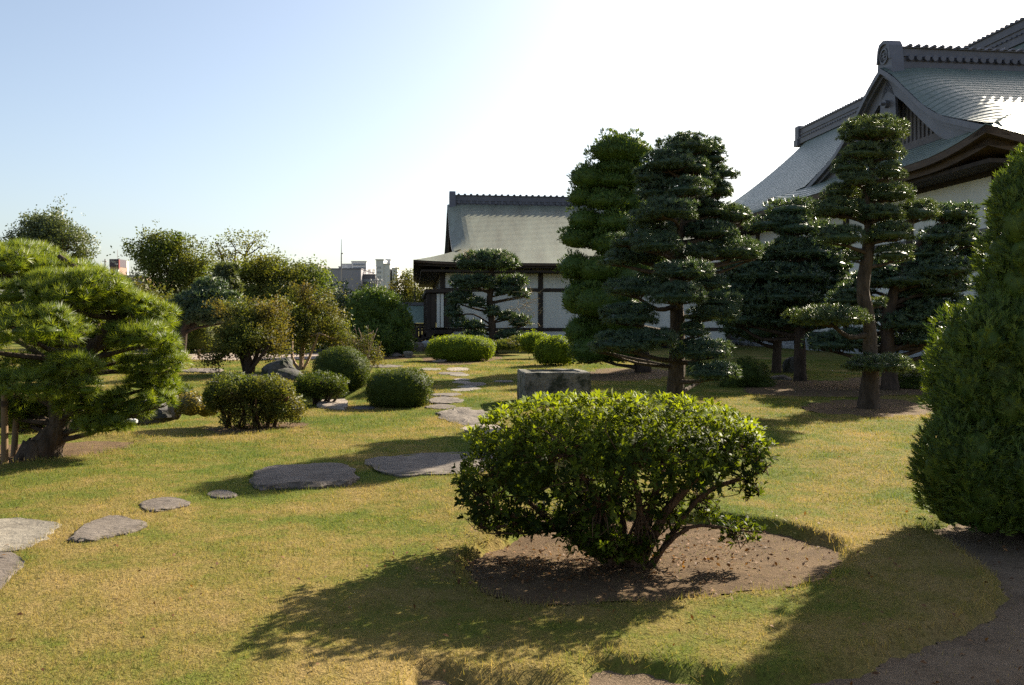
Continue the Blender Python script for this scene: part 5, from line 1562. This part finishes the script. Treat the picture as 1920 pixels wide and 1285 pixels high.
leafy_tree("background_tree", "small dark pine with jagged branches below the mauve office block", 47, 640, (640, 590, 4),
    [(634, 558, 28, 8, 0), (622, 575, 24, 11, 0), (650, 545, 16, 6, 0), (645, 575, 28, 8, .2), (616, 540, 12, 6, 0), (630, 590, 34, 12, 0)],
    "pine", 0.32, 9.0, 85)
leafy_tree("background_tree", "brownish low tree right of the dark jagged pine", 50, 690, (690, 600, 5),
    [(665, 575, 32, 20, 0), (702, 566, 30, 18, .3), (690, 590, 50, 18, 0), (650, 590, 30, 18, 0), (730, 575, 20, 18, .3)],
    "tree_c", 0.28, 20, 86)
leafy_tree("background_tree", "olive brown tree between the white tower and the garden hall", 68, 775, (775, 590, 6),
    [(768, 542, 30, 20, 0), (800, 556, 22, 22, 0), (745, 558, 24, 22, 0), (780, 570, 40, 20, 0), (760, 530, 14, 12, 0), (810, 545, 12, 12, 0)],
    "tree_c", 0.32, 20, 87)
leafy_tree("background_tree", "dull brown-green tree filling behind the bright pine's crown", 46, 215, (215, 620, 7),
    [(190, 590, 44, 44, 0), (240, 580, 44, 44, 0), (215, 620, 60, 34, -.4), (150, 600, 40, 50, 0), (250, 615, 40, 36, 0)],
    "tree_c", 0.36, 13, 88)
leafy_tree("background_tree", "dull brown-green tree just left of the umbrella pine", 44, 300, (300, 620, 7),
    [(290, 590, 36, 36, 0), (320, 580, 30, 36, 0), (300, 622, 44, 28, -.3), (335, 610, 26, 32, .5)],
    "tree_c", 0.34, 14, 89)
leafy_tree("background_tree", "olive tree filling the gap behind the two crape myrtles", 42, 470, (470, 625, 6),
    [(455, 600, 36, 30, .5), (500, 600, 40, 32, .5), (470, 630, 44, 24, 0), (540, 612, 40, 28, .4), (520, 635, 44, 20, 0)],
    "tree_b", 0.27, 26, 90)
leafy_tree("background_tree", "yellowish low tree behind the wispy twiggy shrub", 41, 630, (630, 635, 5),
    [(640, 605, 34, 18, 0), (612, 618, 36, 22, 0), (650, 630, 34, 18, 0), (600, 640, 40, 16, 0), (672, 618, 20, 20, .4)],
    "tree_b", 0.30, 16, 91)
leafy_tree("background_tree", "shadowy dark tree at the left border behind the bright pine", 40, 60, (60, 620, 7),
    [(40, 590, 60, 50, 0), (100, 590, 50, 50, 0), (60, 630, 80, 30, 0), (-30, 590, 60, 50, 0)],
    "tree_grey", 0.38, 7.0, 92)

# ------------------------------------------------------------------ the azalea in the foreground
def azalea():
    rng = np.random.default_rng(101)
    Y0 = 5.45
    b0 = G(1180, 1045); b0[2] = float(gz(b0[0], b0[1]))
    root = thing("azalea_bush", "large leafy azalea with bright green top and bare lower branches, in the foreground bed", "bush", b0)
    blobs = [(1150, 844, 228, 80, .05, -0.30, 1.0), (985, 884, 124, 106, -0.02, -0.85, 1.0), (1325, 846, 112, 70, 0.02, -0.55, 1.0), (1230, 874, 150, 78, -0.14, -0.45, .8),
             (1060, 892, 130, 92, -0.16, -0.60, .8), (1130, 854, 190, 80, .30, -0.40, 1.0), (1150, 905, 120, 62, -.12, -0.75, .75), (930, 905, 70, 90, .1, -.8, .7),
             (965, 930, 92, 62, .0, -.9, .8), (1050, 958, 95, 44, .0, -.9, .6), (1010, 925, 130, 78, .35, -.9, 1.1), (1200, 900, 150, 70, .36, -.7, .7)]
    B_ = [(px_blob(u, v, ru, rv, Y0 + dy, 0.72), zlo, k) for u, v, ru, rv, dy, zlo, k in blobs]
    parts = []; tips = []
    for i, ((c, r), zlo, k) in enumerate(B_):
        area = 2.2 * math.pi * r[0] * max(r[1], r[2])
        p, n = ell(c, r, 660 * area * k, rng, 0.15, zlo, 2.15, 0.40, 4.0)
        keep = np.ones(len(p), bool)
        for j, ((c2, r2), _, _) in enumerate(B_):
            if j != i:
                keep &= (np.abs((p - c2) / (r2 * 0.80)) ** 2.3).sum(1) > 1
        p, n = p[keep], n[keep]
        d = unit(n + UPV * 0.75 + rng.normal(size=p.shape) * 0.35)
        parts.append(scatter("rosette", p, d, 0.059 * rng.uniform(0.55, 1.3, len(p)), rng, 0.22 + 0.36 * n[:, 2], 0.3, n))  # up-facing leaves tinted lighter, for young growth and for sun on the top
        if i < 3:
            parts.append(core(c, r, 0.46, 2.0, 12, 0.2))
        tips += [p[t] for t in rng.integers(0, len(p), 34)]
    # taller new shoots on top, sunlit brightness also in their tint; low ground sprays
    top = []
    for k in range(420):
        u = rng.uniform(875, 1428)
        hv = 757 + 80 * (abs(u - 1150) / 285) ** 4
        q = P(u, hv + rng.uniform(-14, 10), Y0 + rng.uniform(-0.35, 0.35)); top.append(q)
    top = np.array(top)
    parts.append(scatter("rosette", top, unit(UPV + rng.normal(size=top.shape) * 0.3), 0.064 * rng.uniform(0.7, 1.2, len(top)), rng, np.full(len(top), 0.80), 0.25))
    low = []
    for u, v, ru, rv, dy, n in ((1385, 1000, 52, 24, -.05, 70), (1330, 970, 40, 26, 0, 30), (1120, 1010, 70, 40, -.3, 190), (1180, 1025, 70, 36, -.1, 130), (1250, 985, 50, 34, 0, 60), (1000, 985, 90, 18, 0, 70), (1400, 915, 40, 24, 0, 40), (1150, 1040, 60, 20, -.2, 50), (1420, 870, 22, 30, 0, 30), (930, 985, 60, 16, 0, 40)):
        c, r = px_blob(u, v, ru, rv, Y0 + dy)
        low.append(c + unit(rng.normal(size=(n, 3))) * r * rng.uniform(0.3, 1, (n, 1)))
    low = np.concatenate(low); low[:, 2] = np.maximum(low[:, 2], 0.0)
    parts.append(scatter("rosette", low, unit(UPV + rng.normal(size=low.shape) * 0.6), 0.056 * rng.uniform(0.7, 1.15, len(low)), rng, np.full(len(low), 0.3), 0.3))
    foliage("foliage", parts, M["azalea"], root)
    tb = MB()
    br_ = [([(1165, 1045), (1090, 1005), (1000, 978), (925, 955)], 9, -.05), ([(1150, 1040), (1125, 950), (1095, 900), (1070, 850)], 8, -.35), ([(1128, 955), (1160, 905), (1172, 870)], 6, -.36),
           ([(1195, 1045), (1250, 960), (1320, 880), (1370, 830)], 11, 0), ([(1190, 1040), (1225, 940), (1250, 850)], 11, .1), ([(1215, 1020), (1310, 935), (1400, 895), (1436, 880)], 6, .05),
           ([(1170, 1045), (1100, 960), (1040, 900), (1000, 850)], 9, .1), ([(1180, 1045), (1160, 940), (1140, 850)], 10, .2), ([(1160, 1045), (1060, 1000), (980, 930), (940, 880)], 7, .15),
           ([(1205, 1045), (1290, 990), (1380, 995)], 5, -.1), ([(1185, 1045), (1200, 960), (1180, 870)], 9, -.15), ([(1000, 978), (960, 985), (900, 990)], 4, -.05), ([(1060, 993), (1000, 1000), (930, 1000)], 3, -.08)]
    nodes = []
    for path, rr, dy in br_:
        pts = []
        for i, (u, v) in enumerate(path):
            pts.append(P(u, v, Y0 + dy * min(1, i / 1.5) + rng.uniform(-0.02, 0.02)))
        if path[0][1] > 1015:
            pts[0][2] = b0[2] - 0.03
        rad = [rr / F * Y0 * f for f in np.linspace(1.0, 0.45, len(pts))]
        tb.tube(pts, rad, 7, 7, 0.1, 4)
        nodes += [(q, rr / F * Y0 * 0.4) for q in pts[1:]]
    for t_ in tips + list(low[::4]):
        q, rr = min(nodes, key=lambda a_: np.linalg.norm(a_[0] - t_))
        m_ = (q + t_) / 2 + rng.normal(size=3) * 0.04
        tb.tube([q, m_, t_], [max(0.004, rr * 0.45), max(0.003, rr * 0.3), 0.0022], 4, 3, 0, 2)
    tb.build("branches", M["bark_azalea"], root, True)
azalea()

# ------------------------------------------------------------------ stones
STONES = []
def slab(label, outline, h, mat, seed, name="stepping_stone", cat="stepping stone", group="stepping stones across the lawn", dome=0.012, rough=0.03, deep=0.12):
    rng = np.random.default_rng(seed)
    h = h * 0.5 if h > 0.06 else h * 0.4
    if isinstance(outline, tuple):                        # (u, v, ru, rv): roundish stone
        u, v, ru, rv = outline
        outline = [(u + ru * math.cos(w) * rng.uniform(0.86, 1.08), v + rv * math.sin(w) * rng.uniform(0.86, 1.08)) for w in np.linspace(0, 2 * math.pi, 10)[:-1]]
    pts = np.array(smooth_poly([G(u, v, h)[:2] for u, v in outline], 5))
    c = pts.mean(0); n = len(pts)
    size = np.sqrt(((pts - c) ** 2).sum(1)).mean()
    base = float(gz(c[0], c[1]))
    jag = 1 + rough * (rng.normal(size=n) * 0.35 + 0.7 * np.sin(np.arange(n) * 0.9 + seed) + 0.5 * np.sin(np.arange(n) * 2.3 + seed))
    ring = c + (pts - c) * jag[:, None]
    V = []
    def zt(p, t):
        return base + h + dome * (1 - t * t) * size + 0.012 * size * (math.sin(p[0] * 9 + p[1] * 5) + math.sin(p[1] * 14 - p[0] * 4))
    levels_ = [(1.02, None, -deep), (1.03, None, h * 0.35), (1.0, None, h * 0.80), (0.95, 1, 0), (0.8, 0.8, 0), (0.55, 0.55, 0), (0.28, 0.28, 0)]
    for f, t, z in levels_:
        for k in range(n):
            q = c + (ring[k] - c) * f * (1 + (0.03 * rng.normal() if t is None else 0.0))
            V.append((q[0], q[1], base + z + (0.1 * h * rng.normal() if t is None and z > 0 else 0) if t is None else zt(q, t)))
    V.append((c[0], c[1], zt(c, 0)))
    m = len(levels_); Fc = []
    area2 = sum(ring[i][0] * ring[(i + 1) % n][1] - ring[(i + 1) % n][0] * ring[i][1] for i in range(n))
    for i in range(m - 1):
        for k in range(n):
            k2 = (k + 1) % n
            q = (i * n + k, i * n + k2, (i + 1) * n + k2, (i + 1) * n + k)
            Fc.append(q if area2 > 0 else q[::-1])
    for k in range(n):
        q = ((m - 1) * n + k, (m - 1) * n + (k + 1) % n, m * n)
        Fc.append(q if area2 > 0 else q[::-1])
    org = np.array([c[0], c[1], base])
    me = bpy.data.meshes.new(name)
    me.from_pydata([tuple(np.array(p) - org) for p in V], [], Fc)
    me.materials.append(M[mat]); me.update()
    o = link_mesh(name, me); o.location = tuple(org)
    STONES.append([tuple(p) for p in c + (ring - c) * 1.02])
    return tag(o, label, cat, group)

slab("pale flat stepping stone at the left edge of the lawn", [(-60, 985), (0, 980), (45, 979), (112, 989), (95, 1006), (60, 1030), (0, 1040), (-70, 1045)], 0.03, "stone_pale", 1)
slab("brown stepping stone cropped by the left border, nearest of all", [(-60, 1050), (0, 1040), (30, 1043), (45, 1062), (22, 1080), (0, 1105), (-60, 1130)], 0.035, "stone_brown", 2)
slab("grey pointed stepping stone right of the pale one", [(133, 1017), (160, 992), (205, 976), (235, 977), (272, 989), (255, 1000), (190, 1016), (150, 1020)], 0.05, "stone_flat", 3)
slab("narrow brown stepping stone before the large bush's neighbour slab, third from left", [(262, 953), (290, 943), (320, 940), (356, 949), (330, 958), (285, 966)], 0.04, "stone_brown", 4)
slab("tiny stone at the tip of the shadow, left of the thick slab", (415, 931, 28, 7), 0.04, "stone_brown", 5)
slab("thick oval stone slab with ragged front edge, in shadow", [(472, 898), (485, 881), (530, 870), (600, 867), (645, 870), (666, 886), (655, 899), (600, 905), (540, 908), (490, 910)], 0.10, "stone_brown", 6, rough=0.02)
slab("wide flat slab in shadow half hidden by the leafy bush", [(690, 866), (740, 856), (830, 850), (920, 850), (960, 866), (920, 884), (830, 888), (740, 890)], 0.035, "stone_flat", 7)
slab("broad round flat stone lit by sun behind the bush", [(822, 772), (850, 764), (900, 763), (935, 772), (940, 790), (900, 797), (860, 792), (830, 782)], 0.035, "stone_flat", 8)
slab("flat stone beyond the bush's left shoulder, partly covered by leaves", (905, 803, 42, 8), 0.03, "stone_pink", 9)
slab("shaded path stone just right of the square clipped shrub", (835, 750, 34, 6), 0.03, "stone_flat", 10)
slab("shaded path stone above it, nearer to the tree shadow's edge", (828, 760, 30, 4), 0.03, "stone_flat", 11)
slab("topmost shaded path stone where sun and shadow meet", (838, 741, 30, 3), 0.03, "stone_flat", 12)
for k, (u, v, ru, rv, mt, lb) in enumerate([
        (866, 732, 22, 2.6, "stone_pale", "pale thin path stone lowest in the sunlit run of small stones"), (885, 728, 16, 2.4, "stone_pale", "pale thin path stone second up in the sunlit run"),
        (875, 725, 20, 2.2, "stone_pale", "pale thin path stone third up in the sunlit run"), (890, 719, 22, 3.4, "stone_flat", "grey wide path stone bulging right in the sunlit run"),
        (866, 716, 18, 2.2, "stone_pink", "pinkish thin path stone left of the wide grey one"), (866, 711, 16, 2.0, "stone_pink", "pinkish thin path stone midway up the sunlit run"),
        (862, 703, 18, 2.4, "stone_pale", "pale path stone below the largest pink one"), (845, 700, 25, 2.6, "stone_flat", "long flat path stone stretching left in the upper run"),
        (858, 692, 22, 3.4, "stone_pink", "largest pink path stone at the top of the run"), (808, 692, 22, 2.2, "stone_pale", "long pale path stone at the upper left end of the path"),
        (945, 714, 20, 2.0, "stone_flat", "lone thin stone in the grass left of the basin")]):
    slab(lb, (u, v, ru, rv), 0.03, mt, 20 + k)
slab("flat grey stone beyond the square clipped shrub, turf creeping over", (720, 686, 34, 2.6), 0.03, "stone_flat", 41)
slab("sunlit rectangular stone slab beside the compact stemmed shrub", [(598, 756), (600, 750), (612, 746), (648, 746), (650, 757), (640, 760)], 0.13, "stone_pink", 42, "stone_slab", "stone slab", None, 0.0, 0.01)
slab("low dark slab beside the square clipped shrub's foot", (682, 761, 22, 3), 0.04, "stone_dark", 43, "stone_slab", "stone slab", None)
for k, (u, v, ru, rv, lb) in enumerate([(440, 702, 40, 4, "upper shaded slab of the stone steps across the hollow"), (445, 708, 34, 3.4, "middle shaded slab of the stone steps across the hollow"),
                                        (415, 716, 24, 3.6, "lower shaded slab of the stone steps across the hollow"), (380, 694, 42, 3, "sunlit flat slab beyond the stone steps")]):
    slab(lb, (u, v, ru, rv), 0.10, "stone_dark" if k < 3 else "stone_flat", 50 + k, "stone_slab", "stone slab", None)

def rock(label, u, v, ru, rv, Y0, mat, seed, name="rock", cat="rock", depth=0.8, group=None, amp=0.26, zoff=0.0):
    rng = np.random.default_rng(seed)
    c, r = px_blob(u, v, ru, rv, Y0, depth)
    V_, F_ = rock_mesh(rng, r, amp, 14, 9)
    c[2] += zoff
    o = MB().add([np.array(p) for p in V_], F_).build(name, M[mat], None, False)
    o.location = tuple(c)
    return tag(o, label, cat, group)
rock("large dark angular boulder in the stream hollow right of the bright pine", 282, 772, 48, 22, 14.3, "stone_dark", 201)
rock("upright grey rock behind the angular boulder, at its right end", 328, 763, 10, 18, 14.0, "stone_flat", 202)
rock("dark low boulder in the hollow seen under the bright pine's branches", 175, 778, 50, 18, 12.6, "stone_dark", 203)
rock("black boulder in the hollow behind the bright pine's trunk", 60, 790, 60, 22, 11.6, "stone_dark", 204)
rock("pinkish stone next to the bright pine's trunk", 141, 788, 14, 9, 11.9, "stone_pink", 205, zoff=0.05)
for k, (u, v, r_) in enumerate([(232, 787, 7), (243, 789, 6), (252, 790, 6), (226, 784, 5)]):
    rock(("second white cobble from the left by the stream hollow", "third white cobble from the left by the stream hollow", "rightmost small white cobble by the stream hollow", "leftmost small white cobble by the stream hollow")[k], u, v, r_, r_ * 0.7, 12.5, "sign_white", 210 + k, "cobble", "cobble", 0.9, "white cobbles by the stream hollow", 0.12)
rock("dark mossy boulder beside the pale-stemmed crape myrtle", 528, 698, 30, 24, 22.5, "stone_dark", 220)
rock("smaller blue-grey boulder leaning on the mossy one", 548, 712, 26, 16, 21.5, "stone_dark", 221)
rock("dark round boulder behind the straight trunk of the shaded pine", 1490, 693, 18, 17, 24.5, "stone_dark", 222)
rock("flat grey boulder left of the straight shaded trunk", 1458, 712, 22, 9, 21.5, "stone_flat", 223)
rock("grey boulder at the foot of the dark shade shrub", 1432, 722, 20, 12, 19.8, "stone_dark", 224)
rock("pink edging stone under the round conifer's left side", 716, 665, 14, 4, 35.0, "stone_pink", 225)
rock("pale edging stone under the round conifer's right side", 766, 664, 8, 6, 34.8, "stone_pale", 226)
rock("low brown edging stone under the round conifer's middle", 740, 666, 14, 4, 35.0, "stone_brown", 227)
rock("blue-grey boulder at the foot of the arched timber steps", 782, 652, 14, 8, 41.0, "stone_flat", 228)
rock("pale boulder under the veranda corner of the garden hall", 806, 646, 12, 7, 42.0, "stone_wall", 229)
rock("reddish stone under the oval hedge's left end", 826, 677, 12, 3, 31.0, "stone_pink", 230)

# hollow stone block
def basin():
    Y0 = 14.9
    hb = P(980, 697, Y0)[2]
    p_fl, p_fr = P(984, 705, Y0), P(1110, 705, Y0)
    O = np.array([p_fl[0], Y0, 0.0])
    W, D, Hh = p_fr[0] - p_fl[0], 1.05, P(0, 699, Y0)[2]
    root = thing("stone_basin", "square hollow grey stone block standing on the lawn behind the leafy bush", "stone basin", O + np.array([W / 2, D / 2, 0]))
    a_ = R(7); ax = np.array([math.cos(a_), math.sin(a_), 0]); ay = np.array([-math.sin(a_), math.cos(a_), 0])
    t_ = 0.17
    rng = np.random.default_rng(9)
    outer = [(0, 0), (W, 0), (W, D), (0, D)]; inner = [(t_, t_), (W - t_, t_), (W - t_, D - t_), (t_, D - t_)]
    V = []
    def ring_(pts, z, jit, sub=6):
        out = []
        for i in range(4):
            (x0, y0), (x1, y1) = pts[i], pts[(i + 1) % 4]
            for k in range(sub):
                t = k / sub
                j = rng.normal(size=3) * jit
                out.append(O + ax * (x0 + (x1 - x0) * t + j[0]) + ay * (y0 + (y1 - y0) * t + j[1]) + UPV * (z + j[2]))
        return out
    rings = [ring_(outer, -0.08, 0.0)] + [ring_(outer, Hh * f, 0.006) for f in (0.2, 0.4, 0.6, 0.8)] + [ring_(outer, Hh - 0.02, 0.005), ring_([(0.02, 0.02), (W - 0.02, 0.02), (W - 0.02, D - 0.02), (0.02, D - 0.02)], Hh, 0.004),
             ring_([(t_ - 0.02, t_ - 0.02), (W - t_ + 0.02, t_ - 0.02), (W - t_ + 0.02, D - t_ + 0.02), (t_ - 0.02, D - t_ + 0.02)], Hh, 0.004), ring_(inner, Hh - 0.03, 0.004), ring_(inner, 0.15, 0.0)]
    n = 24
    for r_ in rings:
        V += r_
    Fc = [(i * n + k, i * n + (k + 1) % n, (i + 1) * n + (k + 1) % n, (i + 1) * n + k) for i in range(len(rings) - 1) for k in range(n)]
    Fc.append(tuple((len(rings) - 1) * n + k for k in range(n)))
    MB().add(V, Fc).build("block", M["stone_block"], root)
    STONES.append([tuple((O + ax * x + ay * y)[:2]) for x, y in outer])
basin()

# low rail fence at the gravel
rf = thing("low_rail", "short wooden post with a low rail at the edge of the far gravel", "fence", on_ground(373, 673))
q = on_ground(373, 673); MB().tube([q - UPV * 0.1, q + UPV * 0.36], [0.05, 0.05], 8, 1, 0.03).build("post", M["post_wood"], rf)
kb = thing("stone_kerb", "dark low kerb of long stones behind the far gravel", "kerb", on_ground(330, 661))
for k in range(8):
    p0, p1 = on_ground(200 + 60 * k, 661.5), on_ground(257 + 60 * k, 661.5)
    MB().box((p0[0], p0[1], 0), (p1[0], p1[1] + 0.4, 0.14 + 0.03 * (k % 3))).build("kerb_stone", M["stone_dark"], kb)

# ------------------------------------------------------------------ grass and litter
def grass():
    rng = np.random.default_rng(77)
    N = 520000
    ylo, yhi, dn = 2.9, 32.0, 0.0
    grid = np.linspace(ylo, yhi, 600)
    wgt = grid * np.minimum(1, (4.6 / grid) ** 1.55)
    cdf = np.cumsum(wgt); cdf /= cdf[-1]
    Y = np.interp(rng.uniform(0, 1, N), cdf, grid)
    X = rng.uniform(-1, 1, N) * (0.66 * Y + 0.7)
    keep = np.ones(N, bool)
    for i in range(len(BEDS)):
        sd = np.array(BEDS[i]); lo, hi = sd.min(0) - 0.3, sd.max(0) + 0.3
        m = (X > lo[0]) & (X < hi[0]) & (Y > lo[1]) & (Y < hi[1])
        k = np.where(m)[0]
        bm = bed_mask(X[k], Y[k], i)
        keep[k[bm > rng.uniform(0.2, 1.12, len(k))]] = False
    for st in STONES:
        st_ = np.array(st); lo, hi = st_.min(0), st_.max(0)
        m = (X > lo[0]) & (X < hi[0]) & (Y > lo[1]) & (Y < hi[1])
        k = np.where(m)[0]
        keep[k[poly_sd(X[k], Y[k], st) < -rng.uniform(0.0, 0.05, len(k)) * np.minimum(1, 6 / Y[k])]] = False
    X, Y = X[keep], Y[keep]; n = len(X)
    # tufts: local height varies
    patch = 0.5 + 0.5 * np.sin(X * 3.1 + 2 * np.sin(Y * 2.3)) * np.sin(Y * 3.7 + 1.3 * np.sin(X * 1.9))
    scale = np.maximum(1, (Y / 4.6)) ** 0.72
    rim = np.zeros(n)
    for i in range(3):
        pl = np.array(BEDS[i]); lo, hi = pl.min(0) - 0.3, pl.max(0) + 0.3
        k = np.where((X > lo[0]) & (X < hi[0]) & (Y > lo[1]) & (Y < hi[1]))[0]
        rim[k] = np.maximum(rim[k], np.exp(-(poly_sd(X[k], Y[k], BEDS[i]) / 0.07) ** 2))
    for st in STONES[:9]:
        pl = np.array(st); lo, hi = pl.min(0) - 0.15, pl.max(0) + 0.15
        k = np.where((X > lo[0]) & (X < hi[0]) & (Y > lo[1]) & (Y < hi[1]))[0]
        rim[k] = np.maximum(rim[k], 0.8 * np.exp(-(poly_sd(X[k], Y[k], st) / 0.04) ** 2) * (rng.uniform(0, 1, len(k)) < 0.6))
    tuft = 0.5 + 0.5 * wob(X * 3.1 + 0.7, Y * 3.3)
    L = (0.012 + 0.010 * patch + 0.013 * tuft + 0.030 * rim) * rng.uniform(0.6, 1.5, n) * scale ** 0.55
    Wd = 0.0040 * rng.uniform(0.7, 1.3, n) * scale
    Z = gz(X, Y)
    base = np.stack([X, Y, Z - 0.004], 1)
    ph = rng.uniform(0, 2 * np.pi, n); lean = rng.uniform(0.15, 1.15, n)
    tip = base + np.stack([np.cos(ph) * np.sin(lean), np.sin(ph) * np.sin(lean), np.cos(lean)], 1) * L[:, None]
    w = rng.uniform(0, 2 * np.pi, n); side = np.stack([np.cos(w), np.sin(w), np.zeros(n)], 1) * Wd[:, None] / 2
    V = np.stack([base - side, base + side, tip], 1).reshape(-1, 3)
    T = np.arange(3 * n).reshape(-1, 3)
    me = fast_mesh("grass", V, T, M["blade"], np.repeat(rng.uniform(0, 1, n), 3))
    o = link_mesh("grass", me)
    o["kind"] = "stuff"; o["label"] = "short mown lawn grass in green and straw patches"; o["category"] = "grass"
grass()

def litter():
    rng = np.random.default_rng(88)
    pts = []
    for n, (u, v, su, sv) in ((700, (1190, 1030, 150, 30)), (300, (1000, 1050, 120, 30)), (90, (1350, 1010, 60, 25)), (60, (1450, 1060, 120, 40)), (60, (1640, 1200, 220, 70)), (50, (1850, 1010, 120, 40)), (70, (700, 1120, 350, 90)), (50, (300, 1050, 260, 100)), (25, (1600, 900, 150, 60)), (40, (100, 865, 100, 10))):
        u_ = u + rng.normal(size=n) * su; v_ = np.clip(v + rng.normal(size=n) * sv, 780, 1300)
        for a_, b_ in zip(u_, v_):
            p = G(a_, b_); pts.append((p[0], p[1], float(gz(p[0], p[1])) + 0.016 + 0.01 * rng.uniform()))
    pts = np.array(pts); n = len(pts)
    s = rng.uniform(0.008, 0.021, n)
    nrm = unit(rng.normal(size=(n, 3)) * 0.45 + UPV); d = unit(np.cross(nrm, rng.normal(size=(n, 3)))); t = np.cross(nrm, d)
    V = np.stack([pts - d * s[:, None], pts + t * s[:, None] * 0.5 + nrm * s[:, None] * 0.25, pts - t * s[:, None] * 0.5 + nrm * s[:, None] * 0.25, pts + d * s[:, None]], 1).reshape(-1, 3)
    b = np.arange(n)[:, None] * 4
    T = np.concatenate([b + np.array([0, 1, 2]), b + np.array([1, 3, 2])])
    o = link_mesh("fallen_leaves", fast_mesh("fallen_leaves", V, T, M["litter"], np.repeat(rng.uniform(0, 1, n) ** 1.5, 4)))
    o["kind"] = "stuff"; o["label"] = "scattered dry fallen leaves on soil and grass"; o["category"] = "fallen leaves"
litter()
